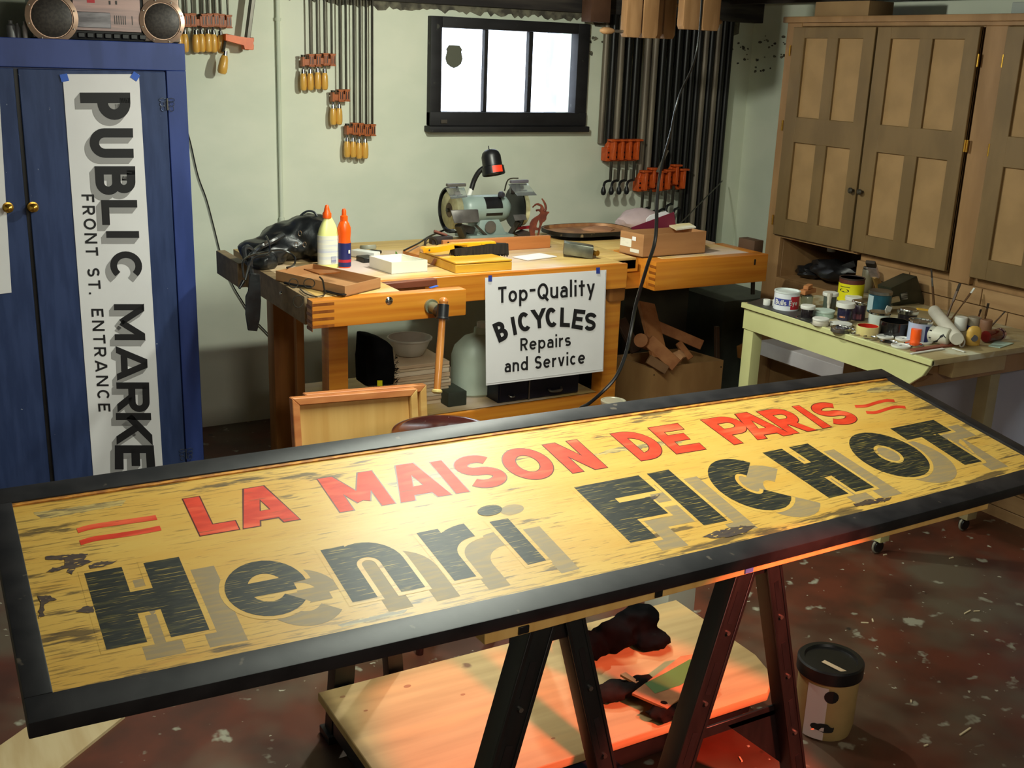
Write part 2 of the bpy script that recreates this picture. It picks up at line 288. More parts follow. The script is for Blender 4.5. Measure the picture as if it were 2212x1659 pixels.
# ------------------------------------------------------------------ lettering (stroke glyphs)
def arc(cx, cy, rx, ry, a0, a1, n=14): return [(cx+rx*math.cos(math.radians(a0+(a1-a0)*i/n)), cy+ry*math.sin(math.radians(a0+(a1-a0)*i/n))) for i in range(n+1)]
def glyph(ch, w, t):
    h = t/2; L = []; lo, hi = 0, 1; e = .25
    def ext(a, b, k0=1, k1=1):
        dx, dy = b[0]-a[0], b[1]-a[1]; return [(a[0]-dx*e*k0, a[1]-dy*e*k0), (b[0]+dx*e*k1, b[1]+dy*e*k1)]
    c = ch; R = w-h; cy = .5
    if c == 'I': L = [[(w/2, 0), (w/2, 1)]]
    elif c == 'L': L = [[(h, 1), (h, h), (w, h)]]
    elif c == 'E': L = [[(w, 1-h), (h, 1-h), (h, h), (w, h)], [(h, .52), (w*.86, .52)]]
    elif c == 'F': L = [[(w, 1-h), (h, 1-h), (h, 0)], [(h, .47), (w*.82, .47)]]
    elif c == 'T': L = [[(0, 1-h), (w, 1-h)], [(w/2, 0), (w/2, 1-h)]]
    elif c == 'H': L = [[(h, 0), (h, 1)], [(R, 0), (R, 1)], [(h, .5), (R, .5)]]
    elif c == 'A': L = [ext((h*1.05, 0), (w/2-h*.25, 1)), ext((w-h*1.05, 0), (w/2+h*.25, 1)), [(w*.26, .25), (w*.74, .25)]]
    elif c == 'V': L = [ext((h*1.05, 1), (w/2, 0)), ext((w-h*1.05, 1), (w/2, 0))]
    elif c == 'M': L = [[(h, 0), (h, 1)], [(R, 0), (R, 1)], ext((h, 1), (w/2, .22), 1, .0)+[], ext((R, 1), (w/2, .22), 1, .0)]
    elif c == 'N': L = [[(h, 0), (h, 1)], [(R, 0), (R, 1)], ext((h*1.15, 1), (w-h*1.15, 0))]
    elif c == 'K': L = [[(h, 0), (h, 1)], ext((h, .36), (w-h*1.2, 1), 0, 1), ext((w*.42, .62), (w-h*1.1, 0), 0, 1)]
    elif c in 'PR':
        y1 = .44 if c == 'P' else .46; k = (1-h-y1)/2
        L = [[(h, 0), (h, 1)], [(h, 1-h)]+arc(w-h-k*1.05, 1-h-k, k*1.05, k, 90, -90)+[(h, y1)]]
        if c == 'R': L.append(ext((w*.48, y1), (w-h*1.15, 0), 0, 1))
    elif c == 'B':
        y = .52; k = (1-h-y)/2; k2 = (y-h)/2
        L = [[(h, 0), (h, 1)], [(h, 1-h)]+arc(w-h*1.4-k, 1-h-k, k, k, 90, -90)+[(h, y)], [(h, y)]+arc(w-h-k2, h+k2, k2, k2, 90, -90)+[(h, h)]]
    elif c == 'D': k = (1-t)/2; L = [[(h, 0), (h, 1)], [(h, 1-h)]+arc(max(w-h-k, h*1.2), .5, min(k, w-h-h*1.2), k, 90, -90, 20)+[(h, h)]]
    elif c in 'OoQ':
        L = [arc(w/2, .5, w/2-h, .5-h, 0, 360, 32)]
        if c == 'Q': L.append([(w*.52, .30), (w*.98, -.10)]); lo = -1
    elif c in 'Cc': L = [arc(w/2, .5, w/2-h, .5-h, 44, 316, 24)]
    elif c in 'Ss':
        k = (1-t)/4; x = w/2-h
        L = [arc(w/2, 1-h-k, x, k, 28, 270, 16)+arc(w/2, h+k, x, k, 90, -152, 16)[1:]]
    elif c == 'U': k = w/2-h; L = [[(h, 1)]+arc(w/2, h+k, k, k, 180, 360, 16)+[(R, 1)]]
    elif c == 'Y': L = [ext((h, 1), (w/2, .45), 1, 0), ext((R, 1), (w/2, .45), 1, 0), [(w/2, 0), (w/2, .5)]]
    elif c == 'e': L = [[(h*1.4, .5), (w-h*1.2, .5)], arc(w/2, .5, w/2-h, .5-h, 0, 318, 28)]; 
    elif c == 'n': k = w/2-h; L = [[(h, 0), (h, 1)], arc(w/2, 1-h-k, k, k, 180, 0, 16)+[(R, 0)]]
    elif c == 'r': k = w*.75; L = [[(h, 0), (h, 1)], arc(h+k, 1-h-k*.9, k, k*.9, 175, 88, 10)]
    elif c == 'u': k = w/2-h; L = [[(h, 1)]+arc(w/2, h+k, k, k, 180, 360, 16)+[(R, .5)], [(R, 0), (R, 1)]]
    elif c == 'a': k = w/2-h; L = [arc(w/2, 1-h-k, k, k, 150, 0, 12)+[(R, 0)], [(R, .56)]+arc(h+.14, .31, .14, .25-h*.0, 90, 270, 12)[0:]+[(R, .06)]]; L[1] = [(R, .58)]+arc(h+.2, .33, .2, .58-.33, 90, 270, 12)+[(R, .12)]
    elif c == 'p': L = [arc(w/2, .5, w/2-h, .5-h, 0, 360, 24), [(h, -.42), (h, 1)]]; lo = -1
    elif c == 'd': L = [arc(w/2, .5, w/2-h, .5-h, 0, 360, 24), [(R, 0), (R, 1.5)]]; hi = 2
    elif c == 'l': L = [[(w/2, 0), (w/2, 1.5)]]; hi = 2
    elif c == 'i': L = [[(w/2, 0), (w/2, 1)], [(w/2, 1.22), (w/2, 1.22+t)]]; hi = 2
    elif c == 't': L = [[(w/2, 0), (w/2, 1.35)], [(0, 1-h), (w, 1-h)]]; hi = 2
    elif c == 'y': L = [ext((h, 1), (w*.52, .05), 1, 0), ext((R, 1), (w*.36, -.36), 1, .15)]; lo = -.42
    elif c == 'v': L = [ext((h*1.05, 1), (w/2, 0)), ext((w-h*1.05, 1), (w/2, 0))]
    elif c == '-': L = [[(0, .62), (w, .62)]]
    elif c == '.': L = [[(w/2, 0), (w/2, t)]]
    out = []
    def clip(P):
        for (yy, sg) in ((lo, 1), (hi, -1)):
            Q = []
            for i in range(len(P)):
                a, b = P[i], P[(i+1) % len(P)]; da, db = (a[1]-yy)*sg, (b[1]-yy)*sg
                if da >= 0: Q.append(a)
                if (da >= 0) != (db >= 0): k = da/(da-db); Q.append((a[0]+(b[0]-a[0])*k, a[1]+(b[1]-a[1])*k))
            P = Q
            if len(P) < 3: return None
        return P
    for pl in L:
        n = len(pl); closed = n > 8 and abs(pl[0][0]-pl[-1][0])+abs(pl[0][1]-pl[-1][1]) < 1e-6
        off = []
        for i in range(n):
            if closed: a, b = pl[(i-1) % (n-1)], pl[(i+1) % (n-1)] if i < n-1 else pl[1]
            else: a, b = pl[max(i-1, 0)], pl[min(i+1, n-1)]
            p = pl[i]
            def nrm(q, r_):
                dx, dy = r_[0]-q[0], r_[1]-q[1]; l = math.hypot(dx, dy) or 1; return (-dy/l, dx/l)
            n1 = nrm(a, p) if a != p else nrm(p, b); n2 = nrm(p, b) if b != p else n1
            mx_, my = n1[0]+n2[0], n1[1]+n2[1]; l2 = mx_*mx_+my*my
            k = 2/l2 if l2 > .3 else 1; off.append((mx_*k*h, my*k*h))
        for i in range(n-1):
            a, b, oa, ob = pl[i], pl[i+1], off[i], off[i+1]
            q = clip([(a[0]+oa[0], a[1]+oa[1]), (a[0]-oa[0], a[1]-oa[1]), (b[0]-ob[0], b[1]-ob[1]), (b[0]+ob[0], b[1]+ob[1])])
            if q: out.append(q)
    return out
WID = dict(I=.2, L=.52, E=.55, F=.54, T=.6, H=.68, A=.8, M=.86, N=.72, K=.7, P=.6, R=.64, B=.64, D=.68, O=.78, Q=.78, C=.68, S=.6, U=.66, Y=.74,
           o=.85, e=.85, a=.75, n=.78, r=.5, s=.7, u=.78, c=.75, p=.85, d=.85, l=.25, i=.25, t=.6, y=.8, v=.8)
# ================================================================== SETTING
XL, XR, YB, YW, ZC = -1.3, 4.05, -1.6, 4.6, 1.93
struct('floor', B().box(XL, XR, YB, YW+.2, -.1, 0), floor_m)
wx0, wx1, wz0, wz1 = 2.215, 2.995, 1.29, 1.74        # window opening
bw = B()
for a in ((XL, wx0, 0, ZC+.1), (wx1, XR+.2, 0, ZC+.1), (wx0, wx1, 0, wz0), (wx0, wx1, wz1, ZC+.1)): bw.box(a[0], a[1], YW, YW+.2, a[2], a[3])
struct('wall_back', bw, wall_m)
struct('wall_right', B().box(XR, XR+.2, YB, YW, 0, ZC+.1), wall_m)
struct('wall_left', B().box(XL-.2, XL, YB, YW+.2, 0, ZC+.1), wall_m)
struct('wall_front', B().box(XL-.2, XR+.2, YB-.2, YB, 0, ZC+.1), wall_m)
ce = thing('ceiling', None, None, (0, 0, 0)); ce['kind'] = 'structure'
part('ceiling_deck', B().box(XL-.2, XR+.2, YB-.2, YW+.2, ZC+.06, ZC+.14), ceil_m, ce)
for i in range(13):
    x = -1.1+.41*i
    part('joist', B().box(x, x+.045, YB, YW, ZC-.05, ZC+.06), ceil_m, ce, .003)
# dark timber on top of the foundation wall with a ragged painted edge below it
tb = thing('trim_1', None, None, (0, 0, 0)); tb['kind'] = 'structure'
part('sill_beam', B().box(XL, XR, YW-.07, YW, 1.80, ZC+.02), sill_m, tb, .004)
rg = B(); random.seed(3); pts = []
n = 150
for i in range(n+1):
    x = 1.3+(3.95-1.3)*i/n
    base = 1.772 if x < 3.05 else 1.742
    if x < 1.75: base = 1.79
    pts.append((x, YW-.006, base+random.uniform(-.012, .010)))
rg.prism(pts+[(3.95, YW-.006, 1.83), (1.3, YW-.006, 1.83)], (0, .005, 0))
part('ragged_paint_edge', rg, M('bare_dark_concrete', (70, 66, 58), (120, 116, 98), .9, scale=(20, 20, 20), bump=.5), tb)
ch = B(); random.seed(5)
for i in range(46):
    x = random.uniform(3.0, 3.12) if i < 10 else random.uniform(3.72, 4.04); z = random.uniform(1.60, 1.72); r = random.uniform(.003, .011)
    P = [(x+r*math.cos(a)*random.uniform(.6, 1.5), YW-.004, z+r*math.sin(a)*random.uniform(.5, 1.1)) for a in [k*PI/3.5 for k in range(7)]]
    ch.prism(P, (0, .003, 0))
random.seed(15)
for i in range(60):
    yy = random.uniform(3.85, 4.58); z = random.uniform(1.56, 1.76); r = random.uniform(.003, .010)
    ch.prism([(XR-.004, yy+r*math.cos(a)*random.uniform(.6, 1.6), z+r*math.sin(a)*random.uniform(.5, 1.1)) for a in [k*PI/3.5 for k in range(7)]], (.003, 0, 0))
o = part('chipped_paint_mark', ch, MATS['bare_dark_concrete'], tb); o['kind'] = 'stuff'
# pipe conduit on the back wall
cdt = thing('wall_conduit', 'thin painted conduit pipe running down the pale wall beside the clamps', 'pipe', (1.505, YW-.012, .80))
part('pipe', B().cyl((1.51, YW-.013, 1.80), (1.505, YW-.013, .80), .0085, n=10), wall_m, cdt)
part('coupling', B().cyl((1.506, YW-.013, .875), (1.506, YW-.013, .90), .0125, n=10), wall_m, cdt)
part('strap', B().cyl((1.51, YW-.013, 1.70), (1.51, YW-.013, 1.712), .013, n=10), wall_m, cdt)
# basement window
wn = thing('window_1', None, None, (2.6, YW, 1.26)); wn['kind'] = 'structure'
fr = B(); F0 = YW-.035
part('window_frame', B().box(2.19, 2.245, F0, YW+.03, 1.285, 1.752).box(2.955, 3.02, F0, YW+.03, 1.285, 1.752).box(2.245, 2.955, F0, YW+.03, 1.705, 1.752), black_frame, wn, .004)
part('bottom_rail', B().box(2.19, 3.02, F0-.005, YW+.03, 1.285, 1.346), black_frame, wn, .004)
part('window_sill', B().box(2.178, 3.028, F0-.025, YW, 1.258, 1.284), black_frame, wn, .004)
part('mullion', B().box(2.474, 2.492, YW-.005, YW+.025, 1.346, 1.705), black_frame, wn, .002)
part('mullion', B().box(2.706, 2.728, YW-.005, YW+.025, 1.346, 1.705), black_frame, wn, .002)
for a, b in ((2.245, 2.472), (2.494, 2.704), (2.732, 2.955)):
    part('window_pane', B().box(a, b, YW+.02, YW+.023, 1.346, 1.705), glass, wn)
sh = [(-.026, .045), (.026, .045), (.040, .027), (.036, .018), (.043, -.012), (.036, -.034), (.020, -.046), (0, -.054), (-.020, -.046), (-.036, -.034), (-.043, -.012), (-.036, .018), (-.040, .027)]
single('window_decal', B().prism([(2.331+x, YW+.0175, 1.588+z) for x, z in sh], (0, .002, 0)), M('decal_grey', (96, 98, 84), None, .7), 'grey shield-shaped decal stuck on the left window pane', 'decal')
single('window_latch', B().box(2.24, 2.27, F0-.012, F0-.004, 1.296, 1.312), steel, 'small metal latch plate at the left of the window bottom rail', 'latch')
# light well outside the window: side wall, snowy bank far below the sky
lw = M('light_well_concrete', (168, 178, 205), (150, 162, 190), .9, scale=(6, 6, 6), bump=.3)
struct('trim_2', B().box(3.0, 3.08, YW+.2, YW+.32, .9, 1.95), lw)
# ================================================================== CEILING LAMP
tl = thing('strip_light', 'white ceiling strip light with a bare glowing tube over the sign', 'lamp', (1.30, 2.15, 1.893), RZ(0))
part('lamp_housing', B().box(-.04, .04, -.64, .64, -.022, -.014), white_pl, tl, .004, local=True)
part('tube', B().cyl((0, -.6, -.038), (0, .6, -.038), .012, n=12), M('glowing_tube', (240, 255, 225), emit=((235, 255, 215), 9)), tl, local=True)
for y in (-.61, .61): part('tube_holder', B().box(-.014, .014, y-.012, y+.012, -.05, -.018), white_pl, tl, .002, local=True)
bl = thing('bare_bulb', 'bare glowing bulb at the ceiling above the window', 'lamp', (1.84, 3.2, 1.90))
part('bulb', B().blob((1.84, 3.2, 1.868), (.024, .024, .026), 0, sub=3), M('glowing_bulb', (250, 255, 240), emit=((245, 255, 225), 12)), bl)
part('bulb_socket', B().cyl((1.84, 3.2, 1.885), (1.84, 3.2, 1.93), .018), white_pl, bl)
# ================================================================== PAINTED SIGN ON THE SAWHORSES
nS = V((.032, -.149, .988)).normalized()
P0 = Pz(115, 1502, .80)
def PS(x, y): d = ray(x, y); return CAM+d*((P0-CAM).dot(nS)/d.dot(nS))
cFL, cBL, cBR, cFR = P0, PS(26, 1091), PS(1913, 819), PS(2252, 1006.6)
aS = (cFR-cFL).normalized(); bS = nS.cross(aS)
RS = Mx((aS, bS, nS)).transposed()
RSi = RS.transposed()
def loc2(P): q = RSi @ (P-cFL); return q.x, q.y
LS = (cFR-cFL).length
qBL, qBR, qFR = loc2(cBL), loc2(cBR), loc2(cFR)
def bil(u, v):
    return ((1-u)*(1-v)*0+u*(1-v)*qFR[0]+(1-u)*v*qBL[0]+u*v*qBR[0], (1-u)*v*qBL[1]+u*v*qBR[1]+u*(1-v)*qFR[1])
def uv_of(x, y):
    u, v = .5, .5
    for k in range(12):
        sag = sagf(u, v); d = ray(x, y); P = CAM+d*(((P0-CAM).dot(nS)+sag)/d.dot(nS)); tx, ty = loc2(P)
        for j in range(6):
            fx, fy = bil(u, v); e = 1e-4; ax_, ay_ = bil(u+e, v); bx_, by_ = bil(u, v+e)
            J = ((ax_-fx)/e, (bx_-fx)/e, (ay_-fy)/e, (by_-fy)/e); det = J[0]*J[3]-J[1]*J[2]; rx, ry = tx-fx, ty-fy
            u += (J[3]*rx-J[1]*ry)/det; v += (-J[2]*rx+J[0]*ry)/det
    return u, v
def sagf(u, v): uu = min(max(u, 0), 1); return 4*uu*(1-uu)*(-.017*(1-v)+.004*v)
def SP(u, v, h=0):            # board coordinates -> sign-local point (the board sags a little between its ends)
    x, y = bil(u, v); return V((x, y, h+sagf(u, v)))
sign = thing('painted_sign', 'long weathered yellow shop sign in black frame lying across two sawhorses', 'sign', cFL, RS)
def slab(u0, u1, v0, v1, h0, h1, nu=28, nv=1):
    b = B(); vs = []; fs = []
    for k, h in enumerate((h0, h1)):
        for j in range(nv+1):
            for i in range(nu+1): vs.append(SP(u0+(u1-u0)*i/nu, v0+(v1-v0)*j/nv, h))
    K = (nu+1)*(nv+1); idx = lambda k, j, i: k*K+j*(nu+1)+i
    for j in range(nv):
        for i in range(nu):
            fs.append((idx(1, j, i), idx(1, j, i+1), idx(1, j+1, i+1), idx(1, j+1, i))); fs.append((idx(0, j, i), idx(0, j+1, i), idx(0, j+1, i+1), idx(0, j, i+1)))
    for i in range(nu):
        fs.append((idx(0, 0, i), idx(0, 0, i+1), idx(1, 0, i+1), idx(1, 0, i))); fs.append((idx(0, nv, i+1), idx(0, nv, i), idx(1, nv, i), idx(1, nv, i+1)))
    for j in range(nv):
        fs.append((idx(0, j+1, 0), idx(0, j, 0), idx(1, j, 0), idx(1, j+1, 0))); fs.append((idx(0, j, nu), idx(0, j+1, nu), idx(1, j+1, nu), idx(1, j, nu)))
    return b.add(vs, fs)
part('sign_board', slab(-.012, 1.012, -.05, 1.05, -.012, 0, 40, 6), yellow_b, sign, local=True)
fu, fv = .0165, .100; T0, T1 = -.019, .006
part('frame_rail', slab(-fu, 1+fu, -fv, 0, T0, T1, 40), frame_m, sign, .0022, local=True)
part('frame_rail', slab(-fu, 1+fu, 1, 1+fv, T0, T1, 40), frame_m, sign, .0022, local=True)
part('frame_stile', slab(-fu, 0, 0, 1, T0, T1, 1, 4), frame_m, sign, .0022, local=True)
part('frame_stile', slab(1, 1+fu, 0, 1, T0, T1, 1, 4), frame_m, sign, .0022, local=True)
# thin raw wood line where the panel meets the back rail
part('rough_edge_strip', slab(0, 1, .985, 1.0, 0, .0028, 40), M('raw_orange_edge', (206, 140, 52), (150, 92, 36), .6, scale=(40, 100, 10)), sign, local=True)
RN = 0
def letters(items, mat, t, h, name, off=(0, 0), grow=0, label=None):
    for (chh, q) in items:
        b = B(); ki = 0
        UV = [uv_of(*p) for p in q]             # TL TR BR BL
        tl, tr, br, bl_ = UV
        wid = (((tr[0]-tl[0])+(br[0]-bl_[0]))/2*LS)/((((tl[1]-bl_[1])+(tr[1]-br[1]))/2)*qBL[1])
        if grow: g = grow
        for P in glyph(chh, wid, .245 if chh == 'e' else t):
            cx_ = sum(p[0] for p in P)/len(P); pts = []
            for (x, y) in P:
                s_, r_ = x/wid, y
                u = (1-s_)*(1-r_)*bl_[0]+s_*(1-r_)*br[0]+(1-s_)*r_*tl[0]+s_*r_*tr[0]; v = (1-s_)*(1-r_)*bl_[1]+s_*(1-r_)*br[1]+(1-s_)*r_*tl[1]+s_*r_*tr[1]
                pts.append((u+off[0], v+off[1]))
            b.face([SP(u, v, h+ki*3e-6) for u, v in pts]); ki += 1
        part(name, b, mat, sign, local=True, label=label)
def letters_g(items, mat, t, h, name, off, g, label=None):
    """same letters, each stroke widened by g on every side (outline or gap layer)"""
    for (chh, q) in items:
        b = B(); ki = 0
        UV = [uv_of(*p) for p in q]; tl, tr, br, bl_ = UV
        H_ = (((tl[1]-bl_[1])+(tr[1]-br[1]))/2)*qBL[1]; Wd = ((tr[0]-tl[0])+(br[0]-bl_[0]))/2*LS; wid = Wd/H_
        # widen: same centre lines, so scale the box outward by g and thicken the stroke
        s = (H_+2*g)/H_; tt = ((.245 if chh == 'e' else t)*H_+2*g)/(H_+2*g); w2 = (Wd+2*g)/(H_+2*g)
        for P in glyph(chh, w2, tt):
            pts = []
            for (x, y) in P:
                s_ = (x*(H_+2*g)-g)/Wd; r_ = (y*(H_+2*g)-g)/H_
                u = (1-s_)*(1-r_)*bl_[0]+s_*(1-r_)*br[0]+(1-s_)*r_*tl[0]+s_*r_*tr[0]; v = (1-s_)*(1-r_)*bl_[1]+s_*(1-r_)*br[1]+(1-s_)*r_*tl[1]+s_*r_*tr[1]
                pts.append(SP(u+off[0], v+off[1], h+ki*3e-6))
            b.face(pts); ki += 1
        part(name, b, mat, sign, local=True, label=label)
red = [('L', ((395.6, 1078.4), (479, 1065), (516.3, 1143.4), (433, 1157.6))), ('A', ((488, 1063), (606, 1044), (647.9, 1121.8), (525.8, 1142))),
       ('M', ((685.8, 1035), (802, 1017.3), (854, 1087.3), (734.7, 1106.8))), ('A', ((818, 1012), (927, 995), (975.6, 1068.3), (866.2, 1085.7))),
       ('I', ((929, 998.9), (952.6, 994.8), (1013, 1062), (986.5, 1066.1))), ('S', ((968, 992), (1052, 979), (1108, 1044), (1020, 1060))),
       ('O', ((1066, 977), (1158, 963), (1216, 1026), (1120, 1043))), ('N', ((1172.3, 961.7), (1245.5, 950), (1311.4, 1009.7), (1237.4, 1022.2))),
       ('D', ((1318.6, 937.7), (1384, 927), (1452, 984), (1385.3, 995.5))), ('E', ((1400.2, 924.6), (1463.2, 915), (1524.3, 970.3), (1461.3, 980.6))),
       ('P', ((1514, 907.4), (1580, 897), (1651, 948), (1585.9, 960.5))), ('A', ((1562, 899), (1638, 887), (1711, 938.6), (1636.3, 950))),
       ('R', ((1634.9, 889.6), (1692, 880), (1764, 929), (1708, 938))), ('I', ((1709.5, 878.9), (1728, 875.6), (1798, 921.4), (1774.8, 925.6))),
       ('S', ((1740, 876), (1795, 866), (1865, 910), (1803, 922)))]
letters_g(red, redline, .225, .0002, 'letter_outline', (0, 0), .0022)
letters(red, redlet, .225, .0004, 'letter')
blk = [('H', ((181.9, 1239), (386.3, 1203.2), (452.5, 1360.6), (230, 1404))), ('e', ((464, 1230), (630, 1198), (694, 1311), (514, 1347))),
       ('n', ((692, 1189), (838, 1160), (918.5, 1268.4), (761.8, 1301.3))), ('r', ((899.5, 1151.9), (1003, 1131), (1088, 1233), (981.8, 1255))),
       ('I', ((1055, 1128), (1098.9, 1119.6), (1181.8, 1210.4), (1138.4, 1220.9)))]
blk2 = [('F', ((1239.7, 1053), (1379, 1027), (1515, 1143), (1362, 1172.8))),
       ('I', ((1401.6, 1022.6), (1439, 1015.5), (1566.3, 1126), (1526.2, 1134.6))), ('C', ((1493, 1006), (1618, 981), (1748, 1086), (1616, 1116))),
       ('H', ((1646.5, 978.3), (1744.5, 958.2), (1888.2, 1053), (1791.2, 1076.3))), ('O', ((1800, 948), (1910, 925), (2046, 1014), (1925, 1044))),
       ('T', ((1922.7, 926), (2016, 907), (2152, 990), (2052, 1012)))]
sx_, sy_ = .0215, -.080
for it, t, nm in ((blk, .285, 'given'), (blk2, .30, 'sur')):
    letters(it, gry_let, t, .0001, 'letter_shade', (sx_, sy_))
    letters_g(it, yellow_b, t, .00025, 'letter_gap', (0, 0), .0085)
    letters(it, blk_let, t, .00045, 'letter')
def dot(cx, cy, rx, ry, h, mat, nm):
    part(nm, B().face([SP(*uv_of(cx+rx*math.cos(-a)*1.0+rx*.25*math.sin(a), cy+ry*math.sin(-a)), h) for a in [2*PI*i/24 for i in range(24)]]), mat, sign, local=True)
dot(1106, 1101, 25, 11.5, .0002, gry_let, 'i_dot_shade'); dot(1058, 1103, 26, 11.8, .0006, blk_let, 'i_dot')
def stroke(pts, wpx, nm, mat, h=.0004):
    b = B(); Q = []
    for i in range(len(pts)-1):
        a, p, q, c = pts[max(i-1, 0)], pts[i], pts[i+1], pts[min(i+2, len(pts)-1)]
        for k in range(5):
            t = k/5; Q.append(tuple(.5*((2*p[j])+(q[j]-a[j])*t+(2*a[j]-5*p[j]+4*q[j]-c[j])*t*t+(-a[j]+3*p[j]-3*q[j]+c[j])*t**3) for j in (0, 1)))
    Q.append(pts[-1])
    for i in range(len(Q)-1):
        (x0, y0), (x1, y1) = Q[i], Q[i+1]
        b.face([SP(*uv_of(x0+wpx*.2, y0+wpx/2), h), SP(*uv_of(x1+wpx*.2, y1+wpx/2), h), SP(*uv_of(x1-wpx*.2, y1-wpx/2), h), SP(*uv_of(x0-wpx*.2, y0-wpx/2), h)])
    part(nm, b, mat, sign, local=True)
stroke([(167, 1147), (195, 1139), (245, 1131), (290, 1125), (338, 1118)], 10, 'red_dash', redlet)
stroke([(173, 1173), (205, 1164), (255, 1157), (300, 1150), (347, 1141)], 10, 'red_dash', redlet)
stroke([(1847, 878), (1870, 877), (1895, 869.5), (1915, 865.5), (1932, 866)], 6, 'red_dash', redlet)
stroke([(1871, 891), (1892, 891), (1918, 883), (1936, 879), (1956, 880)], 6, 'red_dash', redlet)
# worn spots whose shape can be read in the photograph
def spot(poly, h=.0007, mat=wear_m, jag=1.6, nm='worn_spot'):
    P = []; random.seed(int(poly[0][0]))
    for i in range(len(poly)):
        (x0, y0), (x1, y1) = poly[i], poly[(i+1) % len(poly)]; n_ = max(1, int(math.hypot(x1-x0, y1-y0)/5))
        for k in range(n_): t = k/n_; P.append((x0+(x1-x0)*t+random.uniform(-jag, jag)*1.5, y0+(y1-y0)*t+random.uniform(-jag, jag)*.8))
    part(nm, B().face([SP(*uv_of(*p), h) for p in P]), mat, sign, local=True)
spot([(142, 1199), (190, 1196), (184, 1210), (200, 1213), (188, 1220), (165, 1228), (155, 1241), (145, 1236), (150, 1227), (128, 1232), (100, 1238), (110, 1229), (138, 1222), (142, 1210), (100, 1209), (98, 1203)])
spot([(192, 1222), (215, 1214), (256, 1212), (225, 1224), (196, 1229)])
spot([(82, 1287), (108, 1288), (124, 1296), (110, 1300), (95, 1306), (95, 1330), (86, 1337), (84, 1320), (88, 1308)])
spot([(163, 1322), (180, 1312), (202, 1309), (204, 1324), (180, 1325)])
spot([(1518, 1160), (1548, 1148), (1600, 1136), (1630, 1137), (1612, 1150), (1580, 1160), (1545, 1164)])
spot([(1843, 1089), (1875, 1080), (1928, 1074), (1915, 1083), (1880, 1090), (1852, 1094)])
gs = M('grey_scuff_streak', (120, 104, 74), (186, 160, 96), .45, scale=(24, 120, 8), thr=(.42, .6))
spot([(830, 1044), (900, 1035), (960, 1015), (1010, 1012), (1000, 1018), (930, 1038), (850, 1052)], .00015, gs)
spot([(1270, 985), (1330, 968), (1420, 955), (1480, 950), (1470, 957), (1380, 970), (1300, 982), (1215, 1002), (1225, 992)], .00015, gs)
spot([(1385, 1078), (1425, 1068), (1415, 1078), (1380, 1090)], .0003, wear_m)
spot([(770, 1340), (830, 1325), (880, 1317), (870, 1326), (800, 1342), (740, 1356), (730, 1350)], .00015, gs)
spot([(1880, 838), (1960, 827), (1975, 838), (1920, 846), (1870, 848)], .00015, gs)
spot([(70, 1108), (180, 1092), (270, 1080), (262, 1092), (170, 1108), (90, 1122)], .00015, gs)
# ------------------------------------------------------------------ stick under the front rail
st = thing('support_stick', 'long orange-lit lath lying on the sawhorses under the sign front edge', 'lath', (1.28, 1.36, .70))
A0, A1 = Py(1047, 1382, 1.345), Py(2135, 1091, 1.41)
dS = (A1-A0).normalized(); nB = V((-dS.y, dS.x, 0)).normalized()
part('lath', B().bar(A0+nB*.03, A1+nB*.03, .06, .019), wood_pale, st, .001)
for (px, w_) in ((1108, .010), (1345, .008), (1527, .010)):
    P = A0+dS*((px-1047)/1088*(A1-A0).length*1.0); part('tape_scrap', B().bar(P-dS*w_-nB*.001, P+dS*w_-nB*.001, .004, .013), black_m if px < 1500 else M('blue_tape_scrap', (80, 110, 190), None, .6), st, .0005)
# ------------------------------------------------------------------ sawhorses
def sawhorse(cx, y0, zt, label):
    y1 = 2.235
    t = thing('sawhorse', label, 'sawhorse', (cx, (y0+y1)/2, 0), group='folding sawhorses under the sign')
    part('top_beam', B().box(cx-.028, cx+.028, y0+.01, y1-.03, zt-.055, zt), blackmetal, t, .004)
    for (yy, far) in ((y0+.025, 0), (y1-.025, 1)):
        for s in (-1, 1):
            wx, dy = (.052, .046) if s < 0 else (.040, .040)
            sl = .27 if not far else .07
            p0 = V((cx+s*.028, yy, zt-.005)); p1 = V((cx+s*(.028+sl*zt), yy, 0.004)); d = (p1-p0).normalized(); x_ = V((-d.z, 0, d.x))
            if x_.x < 0: x_ = -x_
            leg = part('leg', B().bar(p0, p1, dy, wx, x_), blackmetal, t, .004)
            f = V((0, -dy/2, 0))
            if not far:
                for e in (-1, 1): part('rib', B().bar(p0+f+x_*(e*wx*.40), p1+f+x_*(e*wx*.40), .004, wx*.16, x_), blackmetal, leg, .001)
                for k in (.15, .36, .57, .78):
                    c = p0.lerp(p1, k)+f; part('slot', B().bar(c-d*.034, c+d*.034, .0012, wx*.28, x_), black_m, leg)
                    part('bolt', B().cyl(c+d*.052, c+d*.052+V((0, -.005, 0)), .0045, n=8), steel, leg)
            part('rubber_foot', B().box(p1.x-.035, p1.x+.035, yy-.032, yy+.032, 0, .022), black_m, leg, .004)
        if not far:
            zb = .42*zt; xb = .028+.27*(zt-zb)
            part('cross_brace', B().box(cx-xb, cx+xb, yy+.012, yy+.018, zb-.012, zb+.012), blackmetal, t, .001)
            part('gusset_plate', B().prism([(cx+xb+.02, yy+.012, zb), (cx-.01, yy+.012, zb), (cx+xb+.085, yy+.012, zb-.20)], (0, .003, 0)), blackmetal, t)
sawhorse(.912, 1.375, .716, 'black folding steel sawhorse, the left one of the pair under the sign')
sawhorse(1.415, 1.44, .699, 'black folding steel sawhorse, the right one next to the paint pail')
